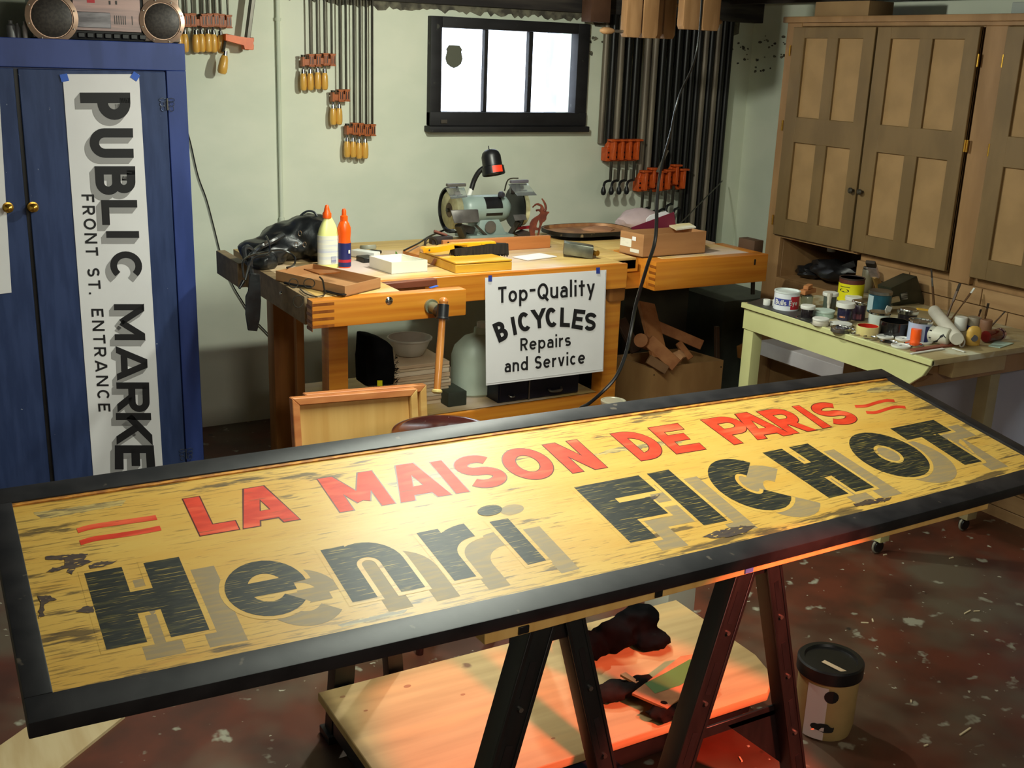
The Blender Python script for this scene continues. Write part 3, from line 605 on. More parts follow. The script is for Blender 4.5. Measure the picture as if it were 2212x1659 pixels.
# ------------------------------------------------------------------ board on the dark dolly under the sign
pb = thing('pine_board', 'pale knotty pine board lying low under the sawhorses, lit red', 'board', (1.3, 1.9, .13))
part('plank', B().prism([(.775, 1.70, .13), (1.735, 1.70, .13), (1.80, 1.75, .13), (1.83, 1.85, .13), (1.83, 2.18, .13), (.775, 2.18, .13)], (0, 0, .022)), ply_m, pb, .002)
random.seed(2); knm = M('knot_brown', (150, 106, 70), None, .7)
for (px, py, r) in ((880, 1482, .012), (740, 1505, .009), (1000, 1500, .008), (1195, 1595, .007), (1755, 1575, .006), (790, 1535, .007)):
    P = Pz(px, py, .1524)
    if P.x < 1.8 and P.y < 2.2: part('knot', B().face([(P.x+r*.8*math.cos(a), P.y+r*.5*math.sin(a), .1524) for a in [2*PI*i/12 for i in range(12)]]), knm, pb)
dl = thing('dolly', 'low black wooden dolly carrying the pine board', 'dolly', (1.3, 1.93, 0))
part('side_rail', B().box(.80, .86, 1.72, 2.15, .045, .13), black_m, dl, .004)
part('side_rail', B().box(1.70, 1.76, 1.78, 2.15, .045, .13), black_m, dl, .004)
part('cross_rail', B().box(.86, 1.70, 1.74, 1.79, .05, .13), black_m, dl, .004)
part('cross_rail', B().box(.86, 1.70, 2.10, 2.15, .05, .13), black_m, dl, .004)
for (x, y) in ((.83, 1.78), (.83, 2.1), (1.73, 1.82), (1.73, 2.1)): part('caster', B().cyl((x-.01, y, .0225), (x+.01, y, .0225), .0225), black_m, dl, .002)
cb = single('blue_crate', B().box(1.16, 1.30, 1.58, 1.735, 0, .10), M('dark_blue_crate', (40, 46, 66), (30, 34, 50), .6), 'dark blue box on the floor below the front edge of the pine board', 'box', bev=.004)
# black cloth heap, brown rag, green stained board
P = Pz(1385, 1385, .155)
def cloth(nm, lab, ps, mt, amp=.22, seed=1, fr=9):
    b = B()
    for i, (c, r) in enumerate(ps): b.blob(c, r, amp, fr, 3, seed+i*3)
    o = single(nm, b, mt, lab, 'cloth')
    md = o.modifiers.new('remesh', 'REMESH'); md.mode = 'VOXEL'; md.voxel_size = .006; md.use_smooth_shade = True
    s2 = o.modifiers.new('smooth', 'SMOOTH'); s2.iterations = 2
    return o
cloth('black_gloves', 'heap of black cloth on the pine board behind the sawhorse legs', [((1.435, 2.03, .185), (.055, .05, .034)), ((1.52, 2.04, .19), (.06, .05, .04)), ((1.60, 2.05, .205), (.06, .045, .045)), ((1.61, 2.00, .175), (.05, .045, .022))], cloth_m, .16)
P1, P2 = Pz(1345, 1500, .165), Pz(1430, 1540, .165)
cloth('brown_rag', 'crumpled dark brown rag at the front of the pine board', [((P1.x-.02, P1.y+.01, .172), (.05, .035, .018)), ((P1.x+.05, P1.y-.005, .176), (.05, .035, .022)), ((P2.x+.01, P2.y-.01, .174), (.05, .03, .020)), ((P2.x+.06, P2.y-.0, .176), (.035, .03, .02))], cloth_br, .3, 5, 12)
gb = thing('stained_offcut', 'thin wood offcut with a green paint patch on the pine board', 'offcut', (1.6, 1.84, .185))
q = [Pz(1365, 1502, .188), Pz(1440, 1535, .188), Pz(1545, 1455, .188), Pz(1515, 1415, .188), Pz(1470, 1422, .188)]
part('offcut', B().prism(q, (0, 0, .006)), wood_scrap, gb)
q = [Pz(1393, 1476, .1945), Pz(1415, 1498, .1945), Pz(1470, 1480, .1945), Pz(1525, 1445, .1945), Pz(1528, 1428, .1945), Pz(1490, 1424, .1945), Pz(1440, 1452, .1945)]
part('green_patch', B().face(q), greenp, gb)
sc_ = [Pz(1340, 1455, .2), Pz(1352, 1450, .2), Pz(1380, 1470, .2), Pz(1374, 1474, .2)]
single('pale_wood_chip', B().prism([p-V((0, 0, .008)) for p in sc_], (0, 0, .006)), wood_pink, 'small pale wood chip lying on the brown rag', 'chip')
bt = single('marker_stub', B().cyl(Pz(1522, 1362, .160), Pz(1530, 1378, .160), .0078), black_m, 'short black marker stub on the pine board beside the black cloth', 'marker')
# white box behind the cloth
single('white_carton', B().box(1.86, 1.96, 2.25, 2.36, 0, .16), M('dim_white_carton', (206, 204, 188), None, .7), 'white carton standing on the floor behind the pine board', 'carton', bev=.003)
# ------------------------------------------------------------------ paint pail on the floor
pc = V((1.937, 1.70, 0)); pr = .073
pail = thing('paint_pail', 'cream paint pail with black lid on the floor beside the right sawhorse', 'pail', pc)
PH = .195
part('pail_body', B().prof(pc, (0, 0, 1), [(.001, 0), (pr-.006, 0), (pr-.004, .008), (pr, .03), (pr+.001, PH-.03)], 40), M('cream_pail', (178, 148, 96), (164, 136, 86), .5, scale=(9, 9, 9)), pail)
part('lid', B().prof(pc, (0, 0, 1), [(pr+.002, PH-.036), (pr+.008, PH-.034), (pr+.008, PH-.004), (pr+.004, PH), (pr-.008, PH), (pr-.011, PH-.006), (.001, PH-.006)], 40), black_m, pail, label='black snap-on lid')
part('paper_label', B().add([pc+V(((pr+.0022)*math.cos(a), (pr+.0022)*math.sin(a), z)) for z in (.006, PH-.045) for a in [math.radians(185+40*i/8) for i in range(9)]], [(i, i+1, i+10, i+9) for i in range(8)]), M('pale_label_paper', (214, 196, 190), None, .8), pail)
dv = (CAM-pc); dv.z = 0; dv.normalize(); sd = V((-dv.y, dv.x, 0))
def on_pail(a, z, r, zs=1, n=14, d=.003):
    out = []
    for k in range(n):
        t = 2*PI*k/n; aa = math.atan2(dv.y, dv.x)+math.radians(a)+r*math.cos(t)/pr; out.append(pc+V(((pr+d)*math.cos(aa), (pr+d)*math.sin(aa), z+r*zs*math.sin(t))))
    return out
part('round_stain', B().face(on_pail(10, .128, .017)), black_m, pail)
part('dark_stain', B().face([p+V((0, 0, random.uniform(-.003, .003))) for p in on_pail(0, .04, .028, .42, 22)]), M('stain_black', (26, 24, 22), None, .8), pail)
part('masking_strip', B().bar(Pz(1778, 1428, PH-.0045), Pz(1832, 1455, PH-.0045), .014, .001), M('cream_tape', (222, 196, 160), None, .7), pail)
hz = B().tube([pc+V(((pr+.009)*math.cos(a), (pr+.009)*math.sin(a), PH-.05-.03*math.sin((a-math.radians(150))/math.radians(110)*PI))) for a in [math.radians(150+110*i/8) for i in range(9)]], .0016, 6, 2)

# debris on the floor, loose board, shavings
lb = thing('floor_board', 'pale thin board lying on the red floor at the lower left', 'board', (.2, 2.4, 0))
q = [Pz(0, 1610, .008), Pz(60, 1568, .008), Pz(270, 1545, .008), Pz(128, 1659, .008), Pz(90, 1705, .008), Pz(-60, 1750, .008), Pz(-110, 1690, .008)]
part('board_panel', B().prism([V((p.x, p.y, 0)) for p in q], (0, 0, .008)), M('pale_birch', (200, 178, 138), (186, 160, 118), .6, scale=(20, 3, 3)), lb)
sh_ = B(); random.seed(9)
for i in range(240):
    c = V((-.02+random.gauss(0, .05), 2.62+random.gauss(0, .16), .01+abs(random.gauss(0, .03)))); a = random.uniform(0, 6.3); r = random.uniform(.008, .018)
    pts = [c+V((r*math.cos(a+k*.9), r*math.sin(a+k*.9), k*.002)) for k in range(4)]
    for k in range(3): sh_.face([pts[k], pts[k+1], pts[k+1]+V((0, 0, .006)), pts[k]+V((0, 0, .006))])
single('wood_shavings', sh_, M('shaving_wood', (196, 166, 122), None, .8), 'heap of curled wood shavings on the floor left of the sign', 'shavings', kind='stuff')
ds = B(); random.seed(11)
for (px, py, l, a) in ((2085, 1580, 24, 10), (1868, 1345, 10, -30), (2090, 1322, 16, 10), (1912, 1198, 7, 0), (1968, 1515, 6, 40), (2000, 1610, 6, 0), (2055, 1205, 9, 0), (1885, 1340, 8, 50), (1600, 1640, 8, 70), (2110, 1320, 9, -20)):
    c = Pz(px, py, .002); l *= .0011; aa = math.radians(a)
    ds.bar(c-V((math.cos(aa), math.sin(aa), 0))*l, c+V((math.cos(aa), math.sin(aa), 0))*l, .004, .003)
single('floor_chips', ds, M('pale_chip', (214, 196, 160), None, .8), 'scattered pale wood chips and slivers on the worn red floor', 'chips', kind='stuff')
# ================================================================== BLUE CABINET
YC = 4.0; zt = 1.598; xr = .985
bc = thing('blue_cabinet', 'tall blue painted cabinet with brass knobs and black-and-white banner on its door', 'cabinet', (.3, YC+.25, 0))
b = B().box(-.6, xr, YC+.02, YC+.48, 0, zt-.002)
part('door_gap', B().box(.434, .450, YC-.001, YC+.004, .045, 1.503), black_m, bc)
part('cabinet_body', b, blue_m, bc, .003)
part('top_rail', B().box(-.6, xr, YC, YC+.02, 1.508, zt), blue_m, bc, .002)
part('stile', B().box(.918, xr, YC, YC+.02, .04, 1.508), blue_m, bc, .002)
part('base_rail', B().box(-.6, xr, YC, YC+.02, 0, .04), blue_m, bc, .002)
d1 = part('door', B().box(.448, .912, YC-.012, YC+.008, .045, 1.503), blue_door, bc, .002)
d2 = part('door', B().box(-.1, .436, YC-.004, YC+.012, .045, 1.503), blue_door, bc, .002)
def knob(d, x, y, z, mt=brass, r=.014):
    part('knob', B().prof((x, y, z), (0, -1, 0), [(r*1.25, 0), (r*1.25, .003), (r*.5, .005), (r*.5, .014), (r, .018), (r*1.05, .026), (r*.6, .033), (.001, .035)], 16), mt, d)
k = Py(71, 447, YC-.012); knob(d1, k.x, k.y, k.z); k = Py(17, 448, YC-.004); knob(d2, k.x, k.y, k.z)
for (px, py) in ((361, 225), (402, 980)):
    k = Py(px, py, YC-.013); hb = B()
    for s in (-1, 1):
        for (dx, dz, rx, rz) in ((.014, .014, .012, .006), (.016, 0, .008, .007), (.014, -.015, .008, .009)):
            hb.tube([(k.x+s*(dx+rx*math.cos(a)), k.y-.001, k.z+dz+rz*math.sin(a)) for a in [2*PI*i/10 for i in range(11)]], .0014, 6, 0)
    part('hinge', hb, iron_b, bc); part('hinge_pin', B().cyl((k.x, k.y-.003, k.z-.02), (k.x, k.y-.003, k.z+.02), .003, n=8), steel if py < 500 else iron_b, bc)
# banner
YBn = YC-.0145
bn = thing('paper_banner', 'tall white paper banner reading PUBLIC MARKET taped to the blue cabinet', 'banner', Py(203, 1035, YBn))
tlp, trp, brp, blp = Py(135, 160, YBn), Py(300, 160, YBn), Py(353, 1030, YBn), Py(203, 1045, YBn)
part('paper', B().prism([tlp, trp, brp, blp], (0, .0006, 0)), white_paper, bn)
for (px, py, r, nm) in ((139, 168, -12, 0), (292, 165, -55, 0)):
    k = Py(px, py, YBn-.0012); R_ = Mx.Rotation(math.radians(r), 3, 'Y')
    part('tape', B().face([k+R_ @ V((a*.012, 0, c*.012)) for a, c in ((-1, 1), (1, 1), (1, -1), (-1, -1))]), tape_b, bn)
def rot_letters(items, t, Yl, mats, parent, name, sh=None, wscale=None):
    """items: (char, y0, y1, xl0, xr0, xl1, xr1): letter lies on its side, its top towards the right"""
    for (chh, y0, y1, xl0, xr0, xl1, xr1) in items:
        TL, TR, BR, BL = Py(xr0, y0, Yl), Py(xr1, y1, Yl), Py(xl1, y1, Yl), Py(xl0, y0, Yl)
        Hh = ((TL-BL).length+(TR-BR).length)/2; Wd = ((TR-TL).length+(BR-BL).length)/2; wd = Wd/Hh
        for layer in (('grey', 'ink') if sh else ('ink',)):
            b = B(); ki = 0
            for i in range(8 if layer == 'grey' else 1):
                k = (i+1)/8; o = V((-sh[0]*k, .0005-i*3e-5, -sh[1]*k)) if layer == 'grey' else V((0, 0, 0))
                for P in glyph(chh, wd, t):
                    b.face([BL.lerp(BR, x/wd).lerp(TL.lerp(TR, x/wd), y)+o-V((0, ki*3e-7, 0)) for x, y in P]); ki += 1
            part(name if layer == 'ink' else name+'_shade', b, mats[0] if layer == 'ink' else mats[1], parent)
PM = [('P', 200, 259, 172, 281, 176, 283), ('U', 277, 341, 192, 287, 195, 289), ('B', 359, 421, 204, 292, 208, 293), ('L', 432, 486, 218, 296, 221, 298),
      ('I', 497, 516, 229, 300, 230, 301), ('C', 543, 606, 236, 306, 240, 308), ('M', 657, 735, 246, 311, 248, 314), ('A', 748, 822, 250, 317, 253, 320),
      ('R', 826, 890, 251, 322, 254, 324), ('K', 892, 960, 250, 326, 252, 330), ('E', 962, 1014, 248, 332, 248, 336), ('T', 1012, 1024, 318, 334, 318, 335)]
PMa = PM[:-1]
rot_letters(PMa, .215, YBn-.0012, (ink, ink_g), bn, 'letter', (.017, .020))
k0, k1 = Py(322, 1012, YBn-.001), Py(334, 1022, YBn-.001)
part('cut_off_letter', B().face([Py(320, 1013, YBn-.001), Py(331, 1012, YBn-.001), Py(332, 1024, YBn-.001), Py(321, 1026, YBn-.001)]), ink, bn)
FS = []
def line_items(txt, y0, y1, x0a, x0b, x1a, x1b, gap=.22, space=.5):
    tot = sum(WID.get(c, .3)+gap if c != ' ' else space for c in txt)-gap; p = 0; out = []
    for c in txt:
        if c == ' ': p += space; continue
        wv = WID.get(c, .12); a, b_ = p/tot, (p+wv)/tot; p += wv+gap
        f = lambda A, Bb, k: A+(Bb-A)*k
        out.append((c, f(y0, y1, a), f(y0, y1, b_), f(x0a, x1a, a), f(x0b, x1b, a), f(x0a, x1a, b_), f(x0b, x1b, b_)))
    return out
FS = line_items('FRONT ST.', 420, 641, 176, 203, 193, 219, .26, .62)+line_items('ENTRANCE', 667, 889, 197, 223, 213, 239, .26)
rot_letters(FS, .17, YBn-.0012, (ink, ink_g), bn, 'small_letter')
# second sheet at the picture edge
p2 = [Py(-60, 100, YC-.006), Py(0, 170, YC-.006), Py(0, 170, YC-.006)]
ps = thing('paper_sheet', 'white paper sheet taped to the left cabinet door at the picture edge', 'paper', Py(10, 630, YC-.006))
part('paper', B().prism([Py(-60, 130, YC-.007), Py(-6, 130, YC-.007), Py(25, 632, YC-.007), Py(-40, 640, YC-.007)], (0, .0006, 0)), white_paper, ps)
# ------------------------------------------------------------------ boombox and small bottles on the cabinet
YBx = YC+.04
def bxp(px, py): return Py(px, py, YBx)
x0, x1 = bxp(70, 60).x, bxp(388, 60).x; zb = zt
bx = thing('boombox', 'black and silver portable stereo with two round speakers on the blue cabinet', 'stereo', ((x0+x1)/2, YBx+.06, zb))
part('case', B().box(x0, x1, YBx, YBx+.13, zb, zb+.16), black_m, bx, .008)
for (pa, pb_, pc_, cx, cy, r) in ((72, 152, 36, 111, 37, 41), (312, 388, 44, 349, 46, 38)):
    a, b_ = bxp(pa, 80), bxp(pb_, 80); c = bxp(cx, cy)
    sp_ = part('speaker_panel', B().box(a.x, b_.x, YBx-.006, YBx, zb+.004, zb+.15), M('speaker_silver', (150, 128, 112), (128, 112, 100), .4, .6, scale=(20, 20, 20)), bx, .003)
    rr = r*4.75/2387
    part('speaker_ring', B().prof((c.x, YBx-.006, c.z), (0, -1, 0), [(rr, 0), (rr, .004), (rr*.82, .008), (rr*.80, .003)], 32), M('speaker_ring_pinkish', (176, 146, 126), None, .35, .6), bx)
    part('speaker_cone', B().prof((c.x, YBx-.008, c.z), (0, -1, 0), [(rr*.80, 0), (rr*.7, .004), (rr*.3, .009), (.001, .010)], 28), M('speaker_mesh_grey', (66, 60, 56), (50, 46, 44), .5, .3, scale=(120, 120, 120)), bx)
    for k in range(8): part('screw', B().cyl((c.x+rr*.91*math.cos(k*PI/4+.3), YBx-.0125, c.z+rr*.91*math.sin(k*PI/4+.3)), (c.x+rr*.91*math.cos(k*PI/4+.3), YBx-.016, c.z+rr*.91*math.sin(k*PI/4+.3)), .0022, n=6), steel, bx)
a, b_ = bxp(160, 70), bxp(306, 70)
part('cassette_panel', B().box(a.x, b_.x, YBx-.005, YBx, zb+.03, zb+.145), M('brushed_pinkish_silver', (126, 104, 100), (104, 90, 88), .3, .7, scale=(4, 4, 60)), bx, .002)
part('cassette_window', B().box(a.x+.004, bxp(238, 40).x, YBx-.009, YBx-.005, bxp(200, 60).z, bxp(200, 26).z), M('window_silver', (140, 136, 140), (96, 92, 96), .45, .5, scale=(8, 8, 30)), bx, .002)
for i in range(7):
    x = bxp(247+4.6*i+(10 if i == 6 else 0), 42).x; part('slot', B().box(x-.0012, x+.0012, YBx-.0062, YBx-.005, bxp(260, 53).z, bxp(260, 34).z), black_m, bx)
for i in range(8):
    x = a.x+.01+i*.028; part('tape_key', B().box(x, x+.022, YBx-.014, YBx, zb+.008, zb+.024), black_m, bx, .002)
for (px) in (236, 250): part('tuning_mark', B().box(bxp(px, 5).x-.003, bxp(px, 5).x+.003, YBx-.0065, YBx-.005, bxp(px, 10).z, bxp(px, 2).z), black_m, bx)
part('sticker', B().box(bxp(187, 3).x, bxp(204, 3).x, YBx-.006, YBx-.005, bxp(190, 6).z, bxp(190, -3).z), red_l, bx)
for i, (px, w_, tp) in enumerate(((28, 14, 44), (42, 9, 50), (58, 8, 46))):
    p = bxp(px, 84); r = w_*.0019/2; z1 = bxp(px, tp).z
    q = single('small_bottle', B().prof((p.x, YBx+.03, zb), (0, 0, 1), [(r, 0), (r, (z1-zb)*.7), (r*.5, (z1-zb)*.82), (r*.5, z1-zb)], 14), [M('dim_grey_bottle', (110, 108, 108), None, .4), M('dim_grey_bottle2', (96, 92, 92), None, .4), M('dim_white_bottle', (186, 176, 170), None, .4)][i],
               ['wide grey bottle at the far left on the blue cabinet', 'narrow dark grey bottle between two others on the blue cabinet', 'slim whitish bottle next to the stereo on the blue cabinet'][i], 'bottle')
# ================================================================== CLAMPS ON THE WALL
YCl = YW-.045
def bar_clamp(L, nm='bar_clamp'):
    t = thing(nm, 'x', 'clamp', (0, 0, 0))
    part('steel_bar', B().box(-.0028, .0028, -.008, .008, -.012, L), darksteel, t, .0006)
    part('clamp_head', B().box(-.034, -.006, -.012, .012, -.012, .014).box(-.010, .010, -.014, .014, -.014, .034).box(-.040, -.030, -.015, .015, -.016, .022).box(-.013, .013, -.016, .016, .028, .034).box(-.013, .013, -.016, .016, -.016, -.011), M('brown_orange_casting', (176, 96, 46), (150, 78, 36), .5, scale=(40, 40, 40)), t, .0012)
    part('slot', B().box(-.0065, -.0035, -.0152, -.0138, -.006, .024).box(.0035, .0065, -.0152, -.0138, -.006, .024), black_m, t)
    part('screw', B().cyl((-.033, 0, .022), (-.033, 0, -.045), .0045, n=8), steel, t)
    part('swivel_pad', B().cyl((-.033, 0, .030), (-.033, 0, .022), .009, n=10), darksteel, t)
    part('ferrule', B().cyl((-.033, 0, -.028), (-.033, 0, -.044), .0085, .0105, n=12), chrome, t)
    part('wood_handle', B().prof((-.033, 0, -.044), (0, 0, -1), [(.010, 0), (.0135, .012), (.0145, .03), (.0145, .052), (.012, .066), (.006, .070)], 14), handle_m, t)
    return t
protos = {}
def clamps(group, lst, zpy, desc, first=None):
    for i, bx_ in enumerate(lst):
        P = Py(bx_, zpy+random.uniform(-2, 2), YCl); L = 1.86-P.z; key = round(L, 1)
        if key not in protos:
            o = bar_clamp(L); protos[key] = o; m = Mx.Identity(4); m.translation = P; o.matrix_world = m; W[o.name] = m; o['label'] = desc(i); o['group'] = group
        else: clone(protos[key], P, desc(i), Mx.Identity(3), group)
ords = ['first', 'second', 'third', 'fourth', 'fifth', 'sixth', 'seventh', 'eighth']
random.seed(4)
clamps('short bar clamps beside the blue cabinet', [404, 416, 440, 452, 466, 478, 493], 50, lambda i: 'short wood-handled bar clamp beside the stereo, %s counted from the cabinet' % ords[i])
clamps('bar clamps in the upper row right of the conduit', [671, 686, 702, 717], 134, lambda i: 'bar clamp in the uppermost row right of the conduit, %s from the left' % ords[i])
clamps('pair of bar clamps in the middle step', [735, 748], 212, lambda i: 'bar clamp of the middle pair of the staircase, the %s one' % ('left', 'right')[i])
clamps('long bar clamps in the lowest row', [765, 778, 791, 804], 284, lambda i: 'long bar clamp in the lowest row on the pale wall, %s from the left' % ords[i])
# big orange clamp
oc = thing('sliding_clamp', 'large clamp with orange sliding arm and grey rail beside the short clamps', 'clamp', Py(530, 95, YCl-.02))
Yk = YCl-.02
part('rail', B().bar(Py(548, -25, Yk), Py(531, 108, Yk), .016, .034, (0, 1, 0)), M('grey_rail_steel', (84, 80, 70), (66, 64, 58), .4, .6), oc, .002)
part('rail_groove', B().bar(Py(552, -25, Yk-.008), Py(535, 88, Yk-.008), .003, .009, (0, 1, 0)), black_m, oc)
arm = [Py(x, y, Yk-.026) for x, y in ((487, 73), (491, 73), (530, 82), (549, 81), (549, 90), (546, 93), (549, 97), (548, 108), (528, 107), (528, 97), (487, 88))]
part('orange_arm', B().prism(arm, (0, .04, 0)), orange_m, oc, .002)
part('screw', B().cyl(Py(489, 74, Yk-.006), Py(482, 112, Yk-.006), .006, n=8), darksteel, oc)
part('ferrule', B().cyl(Py(487, 110, Yk-.006), Py(485.5, 121, Yk-.006), .0085, .0105), chrome, oc)
a_, b_ = Py(485.5, 120, Yk-.006), Py(479, 160, Yk-.006); L_ = (b_-a_).length
part('wood_handle', B().prof(a_, b_-a_, [(.011, 0), (.016, .2*L_), (.019, .6*L_), (.019, .85*L_), (.014, .97*L_), (.006, L_)], 18), handle_m, oc)
# ------------------------------------------------------------------ pipe clamps: black pipes, orange heads
def zrow(py): return Py(1400, py, YW-.05).z
heads = []
i = 0; x = 3.135; random.seed(12)
def pipe_clamp(x, zh, y, k, mat, lab, grp):
    """zh None: head hidden behind the bench"""
    t = thing('pipe_clamp', lab, 'clamp', (x, y, (zh-.16) if zh else .55), group=grp)
    part('pipe', B().cyl((x, y, (zh-.02) if zh else .55), (x, y, 1.84), .0165, n=14), mat, t)
    if zh:
        hb = B().box(x-.022, x+.022, y-.028, y+.022, zh-.02, zh+.045).prism([(x-.022, y-.03, zh+.045), (x+.022, y-.03, zh+.045), (x+.008, y-.03, zh+.085), (x-.008, y-.03, zh+.085)], (0, .03, 0)).box(x-.026, x+.026, y-.07, y-.03, zh+.078, zh+.088).box(x-.008, x+.008, y-.066, y-.03, zh-.012, zh+.08)
        part('cast_head', hb, redcast, t, .002)
        part('hole', B().cyl((x-.012, y-.0285, zh+.0), (x-.012, y-.030, zh+.0), .005, n=10).cyl((x-.012, y-.0285, zh+.022), (x-.012, y-.030, zh+.022), .005, n=10), black_m, t)
        part('screw', B().cyl((x-.004, y-.045, zh-.02), (x-.004, y-.045, zh-.115), .0075, n=8), darksteel, t)
        part('crank_arm', B().tube([(x-.004, y-.045, zh-.112), (x-.02, y-.05, zh-.112), (x-.042, y-.056, zh-.118), (x-.05, y-.058, zh-.135)], .0065, 8), black_m, t)
        part('crank_knob', B().prof((x-.05, y-.058, zh-.13), (0, 0, -1), [(.004, 0), (.006, .008), (.0125, .024), (.0135, .036), (.010, .046), (.003, .05)], 12), black_m, t)
    return t
z1, z2 = zrow(337), zrow(398)
for i in range(4): pipe_clamp(3.146+.046*i, z1, YW-.05, i, (pipe_b, pipe_g, pipe_b, pipe_b)[i], 'pipe clamp of the upper orange-headed row, %s from the left' % ords[i], 'pipe clamps of the upper row')
for i in range(6): pipe_clamp(3.348+.0475*i, z2+(-.012, 0, -.016, -.010, .014, -.008)[i], YW-.05, i, (pipe_g, pipe_g, pipe_b, pipe_b, pipe_b, pipe_b)[i], 'pipe clamp of the lower orange-headed row, %s from the left' % ords[i], 'pipe clamps of the lower row')
for i in range(7): pipe_clamp(3.632+.0385*i, None, YW-.045, i, (pipe_b, pipe_b, pipe_g, pipe_b, pipe_g, pipe_b, pipe_b)[i], 'long dark pipe clamp reaching behind the bench, %s from the orange heads' % ords[i], 'long dark pipes at the right')
for i in range(12):
    xx = 3.125+.066*i; r = .016
    single('spare_pipe', B().cyl((xx, YW-.017, (1.20 if i < 4 else 1.0 if i < 8 else .6)), (xx, YW-.017, 1.83), .0155, n=12), pipe_b if i % 4 else pipe_g, 'dark pipe of the rear layer close to the wall behind the pipe clamps', 'pipe', group='rear layer of dark pipes')
single('leaning_stick', B().cyl(Py(1560, 391, 4.525), Pz(1440, 512, .862), .003, n=6), darksteel, 'thin dark rod leaning across the long pipes above the cardboard box', 'rod')
single('leaning_lath', B().bar(Py(1442, 325, 4.5), Py(1420, 372, 4.47), .014, .005), pipe_g, 'short grey lath caught among the pipes above the lower clamp row', 'lath')
# ------------------------------------------------------------------ wooden handscrew clamps hanging from the ceiling
def handscrew(xa, xb, yb, ytop, Yd, lab, knobs, tilt=0):
    a, b_ = Py(xa, yb, Yd), Py(xb, yb, Yd); t = thing('handscrew_clamp', lab, 'clamp', ((a.x+b_.x)/2, Yd, a.z))
    z0 = a.z; w_ = b_.x-a.x; hh = Py(xa, ytop, Yd).z-z0
    for s, nm in ((0, 'jaw'), (1, 'jaw')):
        u0 = a.x+w_*(.0 if s == 0 else .52); u1 = u0+w_*.46
        part('wood_jaw', B().prism([(u0, Yd-.02, z0+.015), (u0+.008, Yd-.02, z0), (u1-.008, Yd-.02, z0), (u1, Yd-.02, z0+.015), (u1+tilt, Yd-.02, z0+hh), (u0+tilt, Yd-.02, z0+hh)], (0, .04, 0)), M('handscrew_maple', (158, 120, 82), (138, 102, 66), .5, scale=(30, 30, 5)), t, .003)
    for (px, py, sg) in knobs:
        k = Py(px, py, Yd); part('spindle', B().cyl(k+V((-.0*sg, 0, 0)), (k.x+sg*.10, k.y, k.z), .0055, n=8), steel, t)
        part('handle', B().prof((k.x, k.y, k.z), (-sg, 0, 0), [(.006, 0), (.010, .008), (.0135, .03), (.0125, .05), (.006, .062)], 12), MATS['handscrew_maple'], t)
handscrew(1345, 1415, 80, -60, 3.7, 'wooden handscrew clamp hanging left of the others under the ceiling', ((1326, 67, 1),), -.0)
handscrew(1398, 1452, 82, -60, 3.78, 'wooden handscrew clamp hanging in the middle of the ceiling row', ((1438, 10, -1),))
handscrew(1468, 1548, 63, -60, 3.62, 'wooden handscrew clamp hanging right of the others under the ceiling', ((1532, 46, -1),))
single('ceiling_cleat', B().box(*sorted((Py(1270, 10, 4.45).x, Py(1312, 10, 4.45).x)), 4.42, 4.5, Py(1290, 48, 4.45).z, Py(1290, -10, 4.45).z), M('dark_red_brown_wood', (98, 66, 46), (80, 52, 36), .7), 'brown wood cleat under the ceiling right of the window', 'cleat', bev=.003)
# ================================================================== WORKBENCH
ZT = .86
wb = thing('workbench', 'heavy wooden workbench with front vise and tail vise against the pale wall', 'workbench', (1.9, 3.7, 0))
part('bench_top', B().box(1.16, 2.445, 3.39, 4.12, ZT-.045, ZT).box(2.445, 2.56, 3.46, 4.12, ZT-.045, ZT).box(2.56, 3.12, 3.66, 4.12, ZT-.045, ZT), wood_bt, wb, .003)
part('front_apron', B().box(1.20, 2.455, 3.37, 3.392, ZT-.096, ZT-.001), wood_or, wb, .002)
part('apron_return', B().box(2.45, 2.57, 3.46, 3.48, ZT-.055, ZT-.006), wood_or, wb, .002)
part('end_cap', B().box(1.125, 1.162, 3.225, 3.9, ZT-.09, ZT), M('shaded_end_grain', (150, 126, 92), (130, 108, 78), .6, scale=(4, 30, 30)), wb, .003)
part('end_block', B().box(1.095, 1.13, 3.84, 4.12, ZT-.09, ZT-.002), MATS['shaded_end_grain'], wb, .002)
part('vise_spacer', B().box(1.162, 1.44, 3.205, 3.392, ZT-.09, ZT), wood_bt, wb, .003)
vj = part('vise_jaw', B().box(1.125, 1.655, 3.155, 3.206, ZT-.088, ZT), wood_or, wb, .005)
for k in range(4):
    z = ZT-.008-.023*k; part('finger_joint', B().box(1.1245, 1.196, 3.1544, 3.157, z-.009, z), wood_dk, vj)
for k in range(4):
    z = ZT-.008-.023*k; part('finger_joint', B().box(1.1244, 1.1262, 3.157, 3.206, z-.020, z-.010), wood_dk, vj)
k = Py(841, 650, 3.154); part('bolt_head', B().prof((k.x, 3.156, k.z), (0, -1, 0), [(.013, 0), (.013, .002), (.008, .006), (.001, .007)], 16), chrome, vj)
k = Pz(620, 627, ZT-.03); part('bolt_head', B().prof((1.126, 3.45, ZT-.034), (-1, 0, 0), [(.008, 0), (.005, .005), (.001, .006)], 12), chrome, wb)
part('leather_jaw_lining', B().box(1.44, 1.60, 3.352, 3.371, ZT-.05, ZT-.004), wood_leg, wb, .002)
jb = [Py(815, 614, 3.33), Py(945, 603, 3.33), Py(945, 618, 3.33), Py(838, 626, 3.33)]
part('jaw_board', B().prism(jb, (0, .03, 0)), M('dark_mahogany', (124, 66, 44), (104, 52, 34), .5, scale=(5, 20, 20)), wb, .002)
